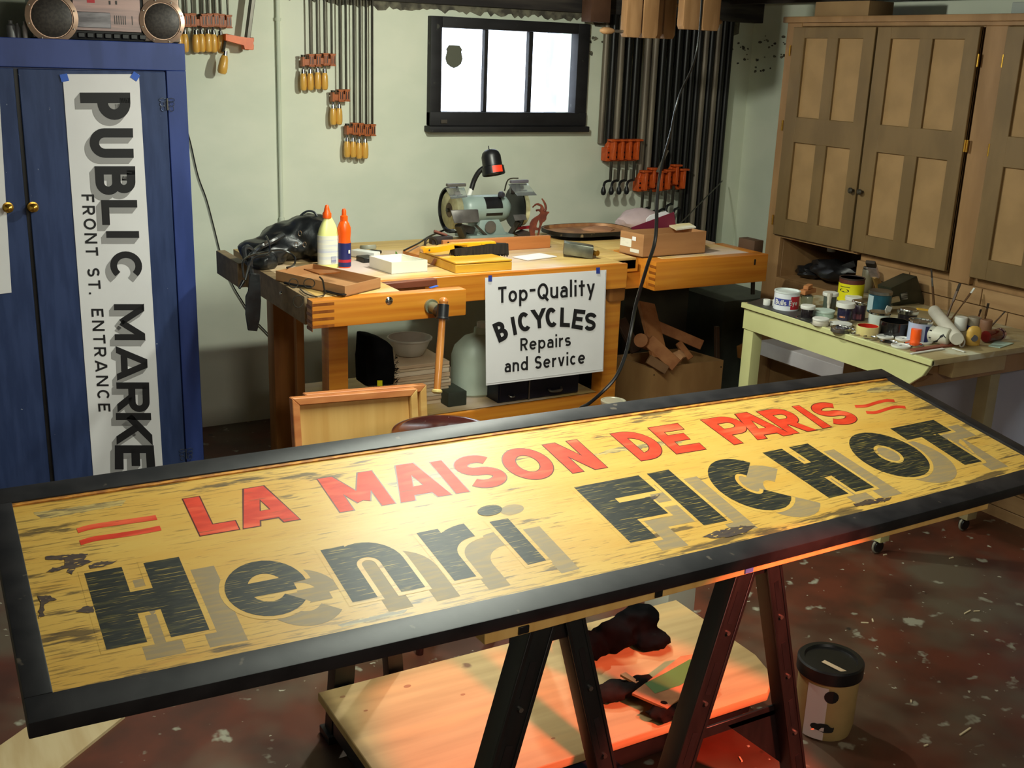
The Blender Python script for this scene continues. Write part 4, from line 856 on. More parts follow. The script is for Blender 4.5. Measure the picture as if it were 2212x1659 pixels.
# vise screw and handle
s0 = Py(932, 662, 3.15); s1 = V((s0.x+.012, 3.085, s0.z-.012))
vs = part('vise_screw', B().cyl((s0.x, 3.15, s0.z), (s0.x, 3.10, s0.z), .017).cyl((s0.x, 3.16, s0.z), (s0.x, 3.145, s0.z), .024), M('grey_green_screw', (136, 136, 112), None, .4, .5), wb)
hc = V((s0.x, 3.075, s0.z-.006))
tp, bt_ = Py(958, 652, 3.075), Py(944, 845, 3.0)
dh = (bt_-tp).normalized()
part('screw_head', B().cyl((hc.x, 3.10, hc.z), (hc.x, 3.075, hc.z), .02).cyl(V((tp.x, 3.075, tp.z))+dh*.008, V((tp.x, 3.075, tp.z))+dh*.052, .019, n=20).cyl(V((tp.x, 3.075, tp.z))+dh*.050, V((tp.x, 3.075, tp.z))+dh*.056, .022, n=20), black_m, wb, .001)
part('handle_ball', B().blob(tp-dh*.002, (.0155, .0155, .013), 0, sub=3), MATS.get('vise_handle_wood') or M('vise_handle_wood', (200, 130, 62), (180, 108, 44), .35, coat=.3, scale=(30, 30, 6)), wb)
part('vise_handle', B().prof(tp, dh, [(.008, 0), (.0135, .004), (.0135, .012), (.0105, .02), (.0115, .1), (.0125, .16), (.0115, (bt_-tp).length-.03), (.011, (bt_-tp).length)], 16), M('vise_handle_wood', (186, 112, 52), (166, 92, 38), .35, coat=.3, scale=(30, 30, 6)), wb)
part('handle_knob', B().prof(bt_-dh*.006, dh, [(.012, 0), (.017, .003), (.017, .009), (.010, .014)], 16), M('pale_knob_wood', (214, 190, 120), None, .4), wb)
# blue tape bits on the vise
k = Pz(938, 621, ZT+.0015); single('tape_flake', B().bar(k-V((.016, 0, 0)), k+V((.014, .004, .004)), .012, .002), tape_b, 'crumpled flake of blue tape on the front vise jaw', 'tape')
# tail vise
tv = part('tail_vise', B().box(2.588, 3.16, 3.37, 3.425, ZT-.118, ZT-.004).box(2.588, 2.66, 3.425, 3.66, ZT-.118, ZT-.004).box(3.10, 3.16, 3.425, 3.66, ZT-.118, ZT-.004), wood_or, wb, .004)
part('tail_vise_top', B().box(2.66, 3.10, 3.42, 3.66, ZT-.03, ZT-.003), wood_bt, tv, .002)
for k_ in range(4): part('finger_joint', B().box(2.5872, 2.589, 3.37, 3.41, ZT-.03-.024*k_, ZT-.02-.024*k_), wood_dk, tv)
part('dog_hole', B().box(3.085, 3.093, 3.3685, 3.372, ZT-.045, ZT-.022), black_m, tv)
part('vise_bracket', B().box(3.16, 3.21, 3.46, 3.56, ZT-.06, ZT+.035), M('dark_brown_block', (86, 62, 44), (70, 50, 36), .6), tv, .003)
part('tail_screw', B().cyl((3.16, 3.51, ZT-.06), (3.225, 3.51, ZT-.06), .014).cyl((3.205, 3.51, ZT-.02), (3.205, 3.49, ZT-.20), .009), darksteel, tv)
part('guide_block', B().box(2.46, 2.59, 3.47, 3.56, ZT-.125, ZT-.06), wood_or, wb, .002)
# trestle legs and stretchers
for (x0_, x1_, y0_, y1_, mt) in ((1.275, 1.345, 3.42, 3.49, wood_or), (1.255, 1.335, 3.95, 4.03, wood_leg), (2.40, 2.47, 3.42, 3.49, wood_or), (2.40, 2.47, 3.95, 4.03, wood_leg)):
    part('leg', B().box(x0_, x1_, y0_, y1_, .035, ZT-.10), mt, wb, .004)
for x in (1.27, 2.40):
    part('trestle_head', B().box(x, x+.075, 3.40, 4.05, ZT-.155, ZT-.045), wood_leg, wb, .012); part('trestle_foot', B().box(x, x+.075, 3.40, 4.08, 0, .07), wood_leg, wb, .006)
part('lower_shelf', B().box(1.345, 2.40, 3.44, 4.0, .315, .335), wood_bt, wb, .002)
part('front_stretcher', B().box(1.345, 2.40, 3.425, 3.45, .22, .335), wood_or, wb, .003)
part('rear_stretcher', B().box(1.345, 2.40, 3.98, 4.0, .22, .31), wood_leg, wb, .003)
part('drawer_front', B().box(1.60, 2.395, 3.418, 3.428, .12, .215), M('reddish_varnish', (176, 92, 40), (156, 76, 32), .4, scale=(3, 10, 40)), wb, .002)
# left outer upright seen at the bench end
for px, w_ in ((640, .03), (700, .025)):
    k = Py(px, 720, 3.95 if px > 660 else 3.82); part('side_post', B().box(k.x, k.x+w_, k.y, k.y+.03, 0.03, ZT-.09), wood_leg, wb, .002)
# ------------------------------------------------------------------ poster hanging from the bench edge
YP = 3.362
po = thing('paper_poster', 'white paper poster reading BICYCLES taped to the workbench front edge', 'poster', Py(1180, 820, YP))
part('paper', B().prism([Py(1048, 600, YP), Py(1310, 583, YP), Py(1303, 802, YP), Py(1050, 833, YP)], (0, .0008, 0)), white_paper, po)
part('pencil_border', B().tube([Py(1051, 829, YP-.0012), Py(1301, 798, YP-.0012)], .0006, 4, 0).tube([Py(1302, 799, YP-.0012), Py(1308, 586, YP-.0012)], .0006, 4, 0), ink_g, po)
for px, py in ((1059, 602), (1292, 585)):
    part('tape', B().face([Py(px-4, py-7, YP-.002), Py(px+4, py-7.5, YP-.002), Py(px+4, py+6, YP-.002), Py(px-4, py+6, YP-.002)]), M('deep_blue_tape', (40, 62, 150), None, .6), po)
def post_letters(items, t, name):
    for (chh, TL, TR, BR, BL) in items:
        b = B(); ki = 0
        TL, TR, BR, BL = [Py(*p, YP-.001) for p in (TL, TR, BR, BL)]; Hh = ((TL-BL).length+(TR-BR).length)/2; wd = ((TR-TL).length+(BR-BL).length)/2/Hh
        for P in glyph(chh, wd, t):
            b.face([V(BL.lerp(BR, x/wd))+(V(TL.lerp(TR, x/wd))-V(BL.lerp(BR, x/wd)))*y-V((0, ki*1e-5, 0)) for x, y in P]); ki += 1
        part(name, b, ink, po)
def pline(txt, x0, y0, x1, y1, cap, xh, gap=.14, space=.45, lean=0):
    """baseline from (x0,y0) to (x1,y1) in the picture; cap and x-height in pixels there"""
    cw = lambda c: (WID[c]*cap if c.isupper() else .42*cap if c == '-' else WID[c]*xh*1.02)
    tot = sum((cw(c)+gap*cap) if c != ' ' else space*cap for c in txt)-gap*cap; p = 0; up_, lo_ = [], []
    for c in txt:
        if c == ' ': p += space*cap; continue
        a, b_ = p/tot, (p+cw(c))/tot; p += cw(c)+gap*cap; hh = cap if (c.isupper() or c == '-') else xh
        f = lambda k: (x0+(x1-x0)*k, y0+(y1-y0)*k)
        A, Bq = f(a), f(b_); sh_ = .00
        it = (c, (A[0], A[1]-hh), (Bq[0], Bq[1]-hh), Bq, A); (up_ if hh == cap else lo_).append(it)
    return up_, lo_
for (txt, x0_, y0_, x1_, y1_, cap, xh, t1) in (('Top-Quality', 1076, 655, 1285, 637, 35, 25, .165), ('Repairs', 1124, 758, 1233, 747, 27, 19.5, .17), ('and Service', 1090, 805, 1264, 785, 28, 20, .17)):
    u_, l_ = pline(txt, x0_, y0_, x1_, y1_, cap, xh); post_letters(u_, t1, 'letter'); post_letters(l_, t1*cap/xh*.95, 'small_letter')
BI = [('B', (1063, 701), (1086, 690), (1101, 729), (1078, 741)), ('I', (1101, 686), (1112, 683), (1119, 722), (1108, 725)), ('C', (1116, 677), (1143, 672), (1150, 713), (1122, 718)),
      ('Y', (1146, 670), (1179, 665), (1180, 707), (1151, 711)), ('C', (1177, 665), (1203, 664), (1206, 706), (1180, 708)), ('L', (1211, 664), (1231, 665), (1231, 707), (1209, 706)),
      ('E', (1240, 667), (1265, 670), (1258, 713), (1234, 709)), ('S', (1266, 673), (1292, 678), (1284, 716), (1260, 713))]
post_letters(BI, .215, 'bold_letter')
# ================================================================== THINGS ON THE WORKBENCH
def rad(wpx, P): return wpx/2*((P-CAM).dot(Fw))/FP
# glue bottles
g = Pz(710, 577, ZT); wb1 = thing('glue_bottle', 'large pale yellow glue bottle with orange twist cap on the bench', 'bottle', g)
def flat_bottle(o, rx, ry, prof, n=24, rot=0):
    b = B(); vs = []; fs = []
    for r, z in prof:
        for i in range(n):
            a = 2*PI*i/n; c, s = math.cos(a), math.sin(a); c = math.copysign(abs(c)**.75, c); s = math.copysign(abs(s)**.75, s)
            x, y = rx*r*c, ry*r*s; vs.append((o[0]+x*math.cos(rot)-y*math.sin(rot), o[1]+x*math.sin(rot)+y*math.cos(rot), o[2]+z))
    for k in range(len(prof)-1):
        for i in range(n): fs.append((k*n+i, k*n+(i+1) % n, (k+1)*n+(i+1) % n, (k+1)*n+i))
    fs += [tuple(reversed(range(n))), tuple(range((len(prof)-1)*n, len(prof)*n))]
    return b.add(vs, fs)
gx = (g.x, g.y, ZT)
part('bottle_body', flat_bottle(gx, .038, .026, [(.94, 0), (1, .006), (1, .105), (.99, .115), (.85, .135), (.62, .155), (.40, .170), (.34, .176)]), glue_y, wb1)
part('orange_cap', B().prof(V((g.x-.004, g.y, ZT)), (0, 0, 1), [(.0155, .174), (.0155, .190), (.011, .196), (.009, .206), (.006, .217), (.004, .219)], 16), or_pl, wb1)
part('bottle_label', flat_bottle((g.x-.0005, g.y-.0008, ZT+.014), .0383, .0262, [(1, 0), (1, .10)]), M('pale_label', (224, 224, 210), (196, 200, 214), .5, scale=(3, 3, 60), thr=(.5, .6)), wb1)
part('barcode', B().box(g.x+.000, g.x+.018, g.y-.0285, g.y-.0275, ZT+.02, ZT+.042), M('barcode_grey', (120, 126, 160), (200, 202, 210), .6, scale=(4, 4, 260)), wb1)
g = Pz(744, 577, ZT); gb_ = thing('glue_bottle', 'slim orange and blue glue bottle beside the pale glue bottle', 'bottle', g)
part('bottle_body', B().prof(V((g.x, g.y, ZT)), (0, 0, 1), [(.021, 0), (.0235, .005), (.0235, .085), (.0215, .10), (.0235, .125), (.0235, .140), (.017, .158), (.0115, .165)], 22), or_pl, gb_)
part('blue_label', B().prof(V((g.x, g.y, ZT)), (0, 0, 1), [(.0238, .004), (.0240, .006), (.0240, .086), (.0238, .088)], 22), navy, gb_)
part('red_stripe', B().prof(V((g.x, g.y, ZT)), (0, 0, 1), [(.0242, .020), (.0242, .030)], 22, False, False), red_l, gb_)
part('twist_cap', B().prof(V((g.x, g.y, ZT)), (0, 0, 1), [(.013, .163), (.013, .181), (.008, .184), (.0075, .20), (.005, .206)], 16), or_pl, gb_)
part('label_text', B().box(g.x+.006, g.x+.012, g.y-.0248, g.y-.0238, ZT+.052, ZT+.064), white_pl, gb_)
# open boxes
def open_box(name, lab, pts, z0, h, mat, th=.003, cat='box', flap=None):
    t = thing(name, lab, cat, (sum(p.x for p in pts)/4, sum(p.y for p in pts)/4, z0)); P = [V((p.x, p.y, z0)) for p in pts]
    part('box_bottom', B().prism(P, (0, 0, th)), mat, t)
    c = sum(P, V())/4
    for i in range(4):
        a, b_ = P[i], P[(i+1) % 4]; ai, bi = a+(c-a).normalized()*th*1.5, b_+(c-b_).normalized()*th*1.5
        part('box_side', B().prism([a, b_, bi, ai], (0, 0, h)), mat, t)
    return t
wbx = open_box('white_box', 'open white card box on the bench beside the orange bottle', [Pz(798, 578, ZT), Pz(846, 593, ZT), Pz(923, 587, ZT), Pz(868, 573, ZT)], ZT, .042, M('white_card', (240, 238, 222), (232, 230, 214), .7, scale=(4, 4, 4)))
part('green_mark', B().face([Py(x, y, 3.632) for x, y in ((854, 543), (857, 544), (860, 551), (857, 553), (854, 548))]), greenp, wbx)
tr = open_box('cardboard_tray', 'brown cardboard tray lid at the left end of the bench', [Pz(596, 606, ZT+.002), Pz(745, 641, ZT+.002), Pz(822, 622, ZT+.002), Pz(676, 590, ZT+.002)], ZT+.002, .033, card_m)
pl = B().prism([Pz(655, 582, .89), Pz(735, 595, .885), Pz(738, 590, .888), Pz(700, 584, .89)], (0, 0, .002))
single('cardboard_scrap', B().prism([Pz(656, 583, .9), Pz(690, 594, .9), Pz(736, 590, .9), Pz(720, 586, .9)], (0, 0, .004)), wood_dk, 'dark brown wood sliver lying across the cardboard tray', 'scrap')
# black bag with cables and strap
bg_ = thing('camera_bag', 'black leather bag with loose straps and cables at the bench left end', 'bag', (1.24, 3.85, ZT))
bb = B()
for c, r, s in (((1.30, 3.86, .925), (.12, .10, .072), 1), ((1.36, 3.84, .965), (.085, .09, .06), 4), ((1.20, 3.82, .90), (.10, .09, .05), 7), ((1.38, 3.80, .92), (.06, .07, .065), 9), ((1.145, 3.72, .885), (.055, .06, .03), 12)): bb.blob(c, r, .12, 8, 3, s)
o = part('bag_body', bb, leather, bg_); md = o.modifiers.new('remesh', 'REMESH'); md.mode = 'VOXEL'; md.voxel_size = .007; md.use_smooth_shade = True
def pts_y(lst): return [Py(x, y, Y_) for x, y, Y_ in lst]
part('carry_handle', B().tube(pts_y([(638, 490, 3.85), (648, 468, 3.85), (662, 457, 3.84), (678, 458, 3.83), (685, 470, 3.82), (682, 482, 3.82)]), .004, 8), M('blue_black_strap', (30, 36, 42), None, .4), bg_)
part('hanging_strap', B().prism(pts_y([(540, 590, 3.5), (562, 592, 3.5), (564, 650, 3.5), (562, 690, 3.5), (556, 716, 3.5), (536, 714, 3.5), (531, 680, 3.5), (531, 640, 3.5), (538, 630, 3.5)]), (0, .008, 0)), leather, bg_, .002)
part('shoulder_strap', B().tube(pts_y([(545, 600, 3.55), (540, 560, 3.6), (560, 535, 3.7), (590, 520, 3.72), (612, 508, 3.75)]), .010, 8).tube(pts_y([(530, 560, 3.6), (527, 540, 3.62), (536, 534, 3.64), (548, 545, 3.66)]), .009, 8), leather, bg_)
part('cable', B().tube(pts_y([(527, 600, 3.48), (524, 570, 3.5), (535, 555, 3.55), (570, 545, 3.6), (610, 540, 3.62), (636, 555, 3.6), (635, 572, 3.55), (620, 578, 3.5)]), .0035, 6).tube(pts_y([(530, 605, 3.48), (545, 560, 3.52), (578, 550, 3.56), (583, 530, 3.6), (575, 510, 3.68)]), .0035, 6), rubber, bg_)
part('cable_plug', B().cyl(Py(526, 607, 3.48), Py(517, 623, 3.47), .007, .004), rubber, bg_)
for k_ in ((640, 529, 3.715), (658, 528, 3.70), (648, 504, 3.72)):
    c = Py(*k_); part('buckle', B().tube([c+V((.006*math.cos(a), 0, .009*math.sin(a))) for a in [2*PI*i/10 for i in range(11)]], .0013, 6, 0), chrome, bg_)
part('silver_tab', B().prism(pts_y([(570, 524, 3.68), (577, 518, 3.68), (579, 524, 3.68), (572, 530, 3.68)]), (0, .002, 0)), steel, bg_)
# spectacles / caliper in black wire on the tray front
cg = thing('goggles', 'black wire-framed spectacles and holder lying before the cardboard tray', 'spectacles', Pz(700, 640, ZT+.01))
pz_ = lambda x, y, z: Pz(x, y, z)
part('frame_bar', B().tube([pz_(615, 611, .868), pz_(650, 618, .867), pz_(700, 622, .868), pz_(748, 627, .868), pz_(749, 634, .868), pz_(735, 637, .868), pz_(700, 628, .868)], .0045, 8), black_m, cg)
part('wire_loop', B().tube([pz_(648, 624, .866), pz_(660, 634, .866), pz_(680, 640, .866), pz_(700, 637, .866), pz_(702, 625, .866)], .002, 6), darksteel, cg)
part('lens_rim', B().tube([Py(634+10*math.cos(a), 612+10*math.sin(a), 3.24) for a in [2*PI*i/14 for i in range(15)]], .0016, 6, 0), darksteel, cg)
part('lens_rim', B().tube([Py(668+12*math.cos(a), 612+10*math.sin(a), 3.24) for a in [2*PI*i/14 for i in range(15)]], .0016, 6, 0), darksteel, cg)
part('hanging_ring', B().tube([Py(644+11*math.cos(a), 651+13*math.sin(a), 3.145) for a in [2*PI*i/14 for i in range(15)]], .0016, 6, 0), darksteel, cg)
part('ear_piece', B().tube([Py(x, y, 3.17) for x, y in ((690, 598), (697, 606), (700, 622), (703, 632))], .0028, 6), darksteel, cg)
# bench brush on its wooden box
bxw = [Pz(905, 561, ZT), Pz(984, 591, ZT), Pz(1106, 583, ZT), Pz(1010, 556, ZT)]
pbx = thing('wooden_box', 'yellow wooden sharpening-stone box under the bench brush', 'box', bxw[1])
part('box_body', B().prism([V((p.x, p.y, ZT)) for p in bxw], (0, 0, .030)), yellowwood, pbx, .002)
part('lid', B().prism([V((p.x, p.y, ZT+.0315)) for p in bxw], (0, 0, .007)), yellowwood, pbx, .002)
part('side_strap', B().prism([Pz(930, 571, ZT)+V((-.001, -.001, 0)), Pz(938, 574, ZT)+V((-.001, -.001, 0)), Pz(945, 560, ZT+.03)+V((-.001, -.001, 0)), Pz(938, 558, ZT+.03)+V((-.001, -.001, 0))], (.001, .001, 0)), wood_dk, pbx)
br = thing('bench_brush', 'yellow-handled bench brush with black bristles lying on the wooden box', 'brush', Pz(1000, 555, .905))
Yb = 3.52
part('brush_handle', B().prism([Py(x, y, Yb) for x, y in ((913, 539), (918, 534), (950, 533), (968, 530), (985, 526), (1070, 521), (1074, 528), (985, 534), (968, 541), (950, 545), (916, 548))], (0, .03, 0)), M('yellow_lacquered_handle', (244, 176, 34), (234, 160, 24), .25, coat=.4), br, .004)
part('hang_hole', B().cyl(Py(927.5, 540.5, Yb), Py(927.5, 540.5, Yb-.0012), .0035, n=10), black_m, br)
bs = B(); random.seed(8)
for i in range(520):
    t = random.random(); x0_ = 980+118*t; yt = 529-3*t; yb_ = 553-1*t+random.uniform(-2, 1.5); dy = random.uniform(-.012, .030)
    a = Py(x0_, yt, Yb+.01); b_ = Py(x0_+random.uniform(-3, 3), yb_, Yb+.01); a.y += dy*.6; b_.y += dy; bs.bar(a, b_, .0022, .0022)
bs.prism([Py(x, y, Yb) for x, y in ((981, 530), (1040, 526), (1095, 527), (1098, 535), (1099, 548), (1040, 551), (984, 552))], (0, .028, 0))
part('bristles', bs, M('black_bristle', (24, 20, 18), (40, 34, 28), .8, scale=(90, 90, 6)), br, kind='stuff')
single('folded_paper', B().prism([Pz(1107, 556, ZT+.002), Pz(1140, 563, ZT+.002), Pz(1203, 555, ZT+.002), Pz(1165, 548, ZT+.002)], (0, 0, .003)), white_paper, 'folded white paper slip on the bench right of the brush', 'paper')
bdw = [Py(x, y, 3.76) for x, y in ((958, 519), (1190, 509), (1190, 543), (1100, 549), (958, 552))]
wd_ = thing('wooden_fence', 'reddish wooden board standing on edge in front of the grinder', 'board', (2.0, 3.77, ZT))
a_, b_ = Py(958, 520, 3.76), Py(1190, 509, 3.76)
part('board', B().prism([(a_.x, 3.76, ZT), (b_.x, 3.76, ZT), (b_.x, 3.76, b_.z), (a_.x, 3.76, a_.z)], (0, .02, 0)), M('reddish_board', (196, 126, 70), (180, 110, 58), .5, scale=(3, 20, 30)), wd_, .002)
part('screw_hole', B().cyl((a_.x+.02, 3.7595, ZT+.045), (a_.x+.02, 3.758, ZT+.045), .004, n=8), black_m, wd_)
tri = [Pz(870, 548, ZT), Pz(912, 560, ZT), Pz(925, 541, ZT), Pz(893, 535, ZT)]
single('wood_wedge', B().prism(tri, (0, 0, .012)), wood_or, 'orange wood wedge lying on the bench left of the brush handle', 'wedge')
tls = thing('hand_vise', 'small dark machinist clamp lying behind the brush handle', 'clamp', Pz(925, 520, ZT))
part('frame', B().tube([Py(x, y, 3.82) for x, y in ((918, 532), (920, 518), (930, 513), (941, 518), (944, 530))], .005, 8), darksteel, tls)
part('body', B().bar(Py(930, 520, 3.84), Py(975, 517, 3.84), .03, .028).bar(Py(938, 500, 3.86), Py(968, 511, 3.86), .012, .012), M('dark_tool_steel', (70, 62, 60), (50, 46, 46), .5, .4), tls, .003)
part('screw', B().cyl(Py(938, 499, 3.85), Py(965, 508, 3.85), .005), M('reddish_rod', (130, 80, 66), None, .5), tls)
# clutter left of centre behind the white box
tp_ = thing('tape_dispenser', 'grey tape dispenser lying behind the two glue bottles', 'dispenser', Pz(790, 545, ZT))
part('base', B().bar(Pz(765, 545, .875), Pz(815, 552, .875), .04, .025), white_pl, tp_, .004)
part('roll', B().prof(Pz(795, 534, .885), (0, .2, 1), [(.03, -.008), (.032, 0), (.03, .008)], 20), M('tape_roll_grey', (150, 150, 132), None, .4), tp_)
part('cutter', B().bar(Pz(800, 542, .88), Pz(822, 545, .88), .02, .012), darksteel, tp_, .002)
single('black_case', B().bar(Pz(782, 556, .8695), Pz(800, 562, .8695), .05, .018), black_m, 'small black case behind the white open box', 'case', bev=.002)
# metal box lying on the bench
k1, k2, k3 = Py(1222, 525, 3.55), Py(1283, 532, 3.5), Py(1280, 560, 3.5)
mb = thing('metal_tin', 'dull metal flask-shaped tin lying at the bench right end', 'tin', Pz(1255, 555, ZT))
part('tin_body', B().prism([Py(1219, 524, 3.56), Py(1283, 534, 3.48), Py(1280, 560, 3.48), Py(1216, 549, 3.56)], (.03, .05, .0)), M('dull_green_steel', (140, 142, 128), (104, 104, 94), .3, .8, scale=(12, 12, 12)), mb, .003)
part('screw_cap', B().cyl(Py(1283, 546, 3.50), Py(1291, 547, 3.48), .011), brass, mb)
# tin tray case with rusty inside
tc_ = thing('metal_case', 'oval black metal case with rusty inner tray behind the small tin', 'case', Pz(1260, 528, ZT))
def oval(px0, px1, py, Yc, ry, n=28):
    a, b_ = Py(px0, py, Yc), Py(px1, py, Yc); cx, rx = (a.x+b_.x)/2, (b_.x-a.x)/2
    return [V((cx+rx*math.copysign(abs(math.cos(t))**.7, math.cos(t)), Yc+ry*math.copysign(abs(math.sin(t))**.7, math.sin(t)), a.z)) for t in [2*PI*i/n for i in range(n)]]
ov = oval(1194, 1347, 508, 3.98, .125)
zt_ = ov[0].z
part('case_body', B().prism([V((p.x, p.y, ZT)) for p in ov], (0, 0, zt_-ZT-.01)), M('chipped_black_enamel', (28, 26, 22), (20, 19, 18), .35, scale=(20, 20, 20), spots=[((130, 110, 80), 40, .64, .7)]), tc_, .003)
ov2 = oval(1184, 1347, 497, 3.98, .135); n_ = len(ov2); cc = sum(ov2, V())/n_
rim = B(); inn = [cc+(p-cc)*.95 for p in ov2]; low = [cc+(p-cc)*.93-V((0, 0, .012)) for p in ov2]; lowo = [cc+(p-cc)*.99-V((0, 0, .014)) for p in ov2]
rim.add(ov2+inn+low+lowo, [(i, (i+1) % n_, n_+(i+1) % n_, n_+i) for i in range(n_)]+[(n_+i, n_+(i+1) % n_, 2*n_+(i+1) % n_, 2*n_+i) for i in range(n_)]+[(3*n_+i, 3*n_+(i+1) % n_, (i+1) % n_, i) for i in range(n_)]+[tuple(range(2*n_, 3*n_)), tuple(reversed(range(3*n_, 4*n_)))])
ob = B(); lo2 = [cc+(p-cc)*1.0-V((0, 0, .016)) for p in ov2]; hi2 = [cc+(p-cc)*1.012+V((0, 0, .001)) for p in ov2]; lo3 = [cc+(p-cc)*1.012-V((0, 0, .016)) for p in ov2]; ob.add(hi2+lo3+lo2, [(n_+i, n_+(i+1) % n_, (i+1) % n_, i) for i in range(n_)]+[(2*n_+i, 2*n_+(i+1) % n_, n_+(i+1) % n_, n_+i) for i in range(n_)])
part('outer_rim', ob, MATS['chipped_black_enamel'], tc_)
part('inner_tray', rim, M('rusty_tray', (176, 128, 84), (140, 92, 60), .5, .2, scale=(14, 14, 14)), tc_)
single('crumpled_paper', B().blob(Py(1290, 500, 4.0), (.085, .07, .022), .12, 9, 3, 4), M('brown_kraft', (176, 126, 92), (160, 112, 80), .8), 'crumpled brown kraft paper in the metal case behind the cardboard box', 'paper')
# cardboard box with maroon card and papers
cbp = [V((2.55, 3.60, ZT)), V((2.66, 3.435, ZT)), V((2.97, 3.47, ZT)), V((2.86, 3.66, ZT))]
q_ = [Pz(1338, 545, ZT), Pz(1388, 556, ZT), Pz(1522, 546, ZT)]; hb_ = .088
q_.append(q_[0]+q_[2]-q_[1])
bx2 = open_box('cardboard_box', 'open brown cardboard box with labels at the right of the bench', [V((p.x, p.y, ZT)) for p in q_], ZT, hb_, card_m, .003)
e1, e2 = q_[0], q_[1]; dd = (e2-e1); nn = V((dd.y, -dd.x, 0)).normalized()
if nn.x > 0: nn = -nn
def on_side(u0, u1, z0_, z1_, mt, nm): part(nm, B().face([e1+dd*u0+nn*.0012+V((0, 0, z0_)), e1+dd*u1+nn*.0012+V((0, 0, z0_)), e1+dd*u1+nn*.0012+V((0, 0, z1_)), e1+dd*u0+nn*.0012+V((0, 0, z1_))]), mt, bx2)
lab_w = M('label_paper', (232, 228, 214), (214, 210, 198), .7, scale=(20, 20, 200), thr=(.52, .6))
on_side(.02, .50, .030, .062, lab_w, 'shipping_label'); on_side(.46, .84, .012, .026, lab_w, 'small_label'); on_side(.52, .68, .058, .074, white_paper, 'square_label')
mc = [Py(1363, 492, 3.60), Py(1456, 458, 3.60), Py(1464, 520, 3.60), Py(1440, 528, 3.60), Py(1388, 530, 3.60)]
single('maroon_folder', B().prism(mc, (.004, .006, 0)), maroon, 'maroon card folder leaning inside the cardboard box', 'folder')
single('white_sheet', B().prism([Py(1396, 474, 3.64), Py(1405, 465, 3.64), Py(1438, 456, 3.64), Py(1448, 462, 3.64), Py(1440, 524, 3.64), Py(1400, 526, 3.64)], (0, .003, 0)), white_paper, 'white sheet sticking up behind the maroon folder', 'paper')
single('pink_package', B().blob(Py(1385, 478, 4.1), (.13, .07, .055), .12, 6, 3, 2), pinkp, 'pale pinkish wrapped package behind the cardboard box below the clamps', 'package')
single('yellow_papers', B().prism([V((2.80, 3.53, .945)), V((2.90, 3.53, .95)), V((2.92, 3.60, .955)), V((2.82, 3.61, .95))], (0, 0, .006)), M('cream_papers', (222, 204, 150), (236, 232, 214), .7), 'cream papers at the right inside the cardboard box', 'paper')
# ------------------------------------------------------------------ bench grinder with lamp
YG = 4.08
gr = thing('bench_grinder', 'grey-green bench grinder with pale wheels and eye shields on the bench', 'grinder', (2.2, YG, ZT))
def G(x, y, dy=0): return Py(x, y, YG+dy)
cL, cR = G(975, 456), G(1113, 446); zc = (cL.z+cR.z)/2; xc0, xc1 = cL.x, cR.x
xm = (xc0+xc1)/2; print('grinder', xc0, xc1, zc)
part('motor_housing', B().prof((xm-.095, YG, zc), (1, 0, 0), [(.03, -.02), (.042, -.01), (.052, 0), (.057, .015), (.058, .05), (.058, .14), (.057, .175), (.052, .19), (.042, .2), (.03, .21)], 32), teal, gr)
part('name_plate', B().add([(xm-.018+dx, YG+.0588*math.cos(a), zc+.0588*math.sin(a)) for dx in (0, .078) for a in [math.radians(118+54*i/8) for i in range(9)]], [(i, i+1, i+10, i+9) for i in range(8)]), black_m, gr)
part('plate_stripe', B().add([(xm-.018+dx, YG+.0588*math.cos(a), zc+.0588*math.sin(a)) for dx in (0, .078) for a in [math.radians(190+12*i/4) for i in range(5)]], [(i, i+1, i+6, i+5) for i in range(4)]), black_m, gr)
part('pedestal', B().prism([(xm-.06, YG-.055, ZT+.015), (xm+.085, YG-.055, ZT+.015), (xm+.05, YG-.04, zc-.035), (xm-.035, YG-.04, zc-.035)], (0, .10, 0)).box(xm-.10, xm+.11, YG-.075, YG+.07, ZT, ZT+.02), teal, gr, .006)
part('badge', B().prof((xm+.002, YG-.0585, ZT+.052), (0, -1, 0), [(.026, 0), (.026, .002), (.022, .003)], 24), M('badge_grey', (74, 72, 68), (96, 90, 84), .4), gr)
rw = .078
def wheel(xw, th, nm, s):
    wl = part('grinding_wheel', B().prof((xw-th/2, YG, zc), (1, 0, 0), [(rw-.003, 0), (rw, .002), (rw, th-.002), (rw-.003, th)], 48), wheel_m, gr)
    part('paper_disc', B().cyl((xw-th/2-.001, YG, zc), (xw+th/2+.001, YG, zc), .03, n=28), wheel_d, wl)
    part('arbor_nut', B().cyl((xw-th/2-.012, YG, zc), (xw+th/2+.012, YG, zc), .009, n=6), darksteel, wl)
wheel(xc0+.005, .03, 'l', -1); wheel(xc1+.02, .022, 'r', 1)
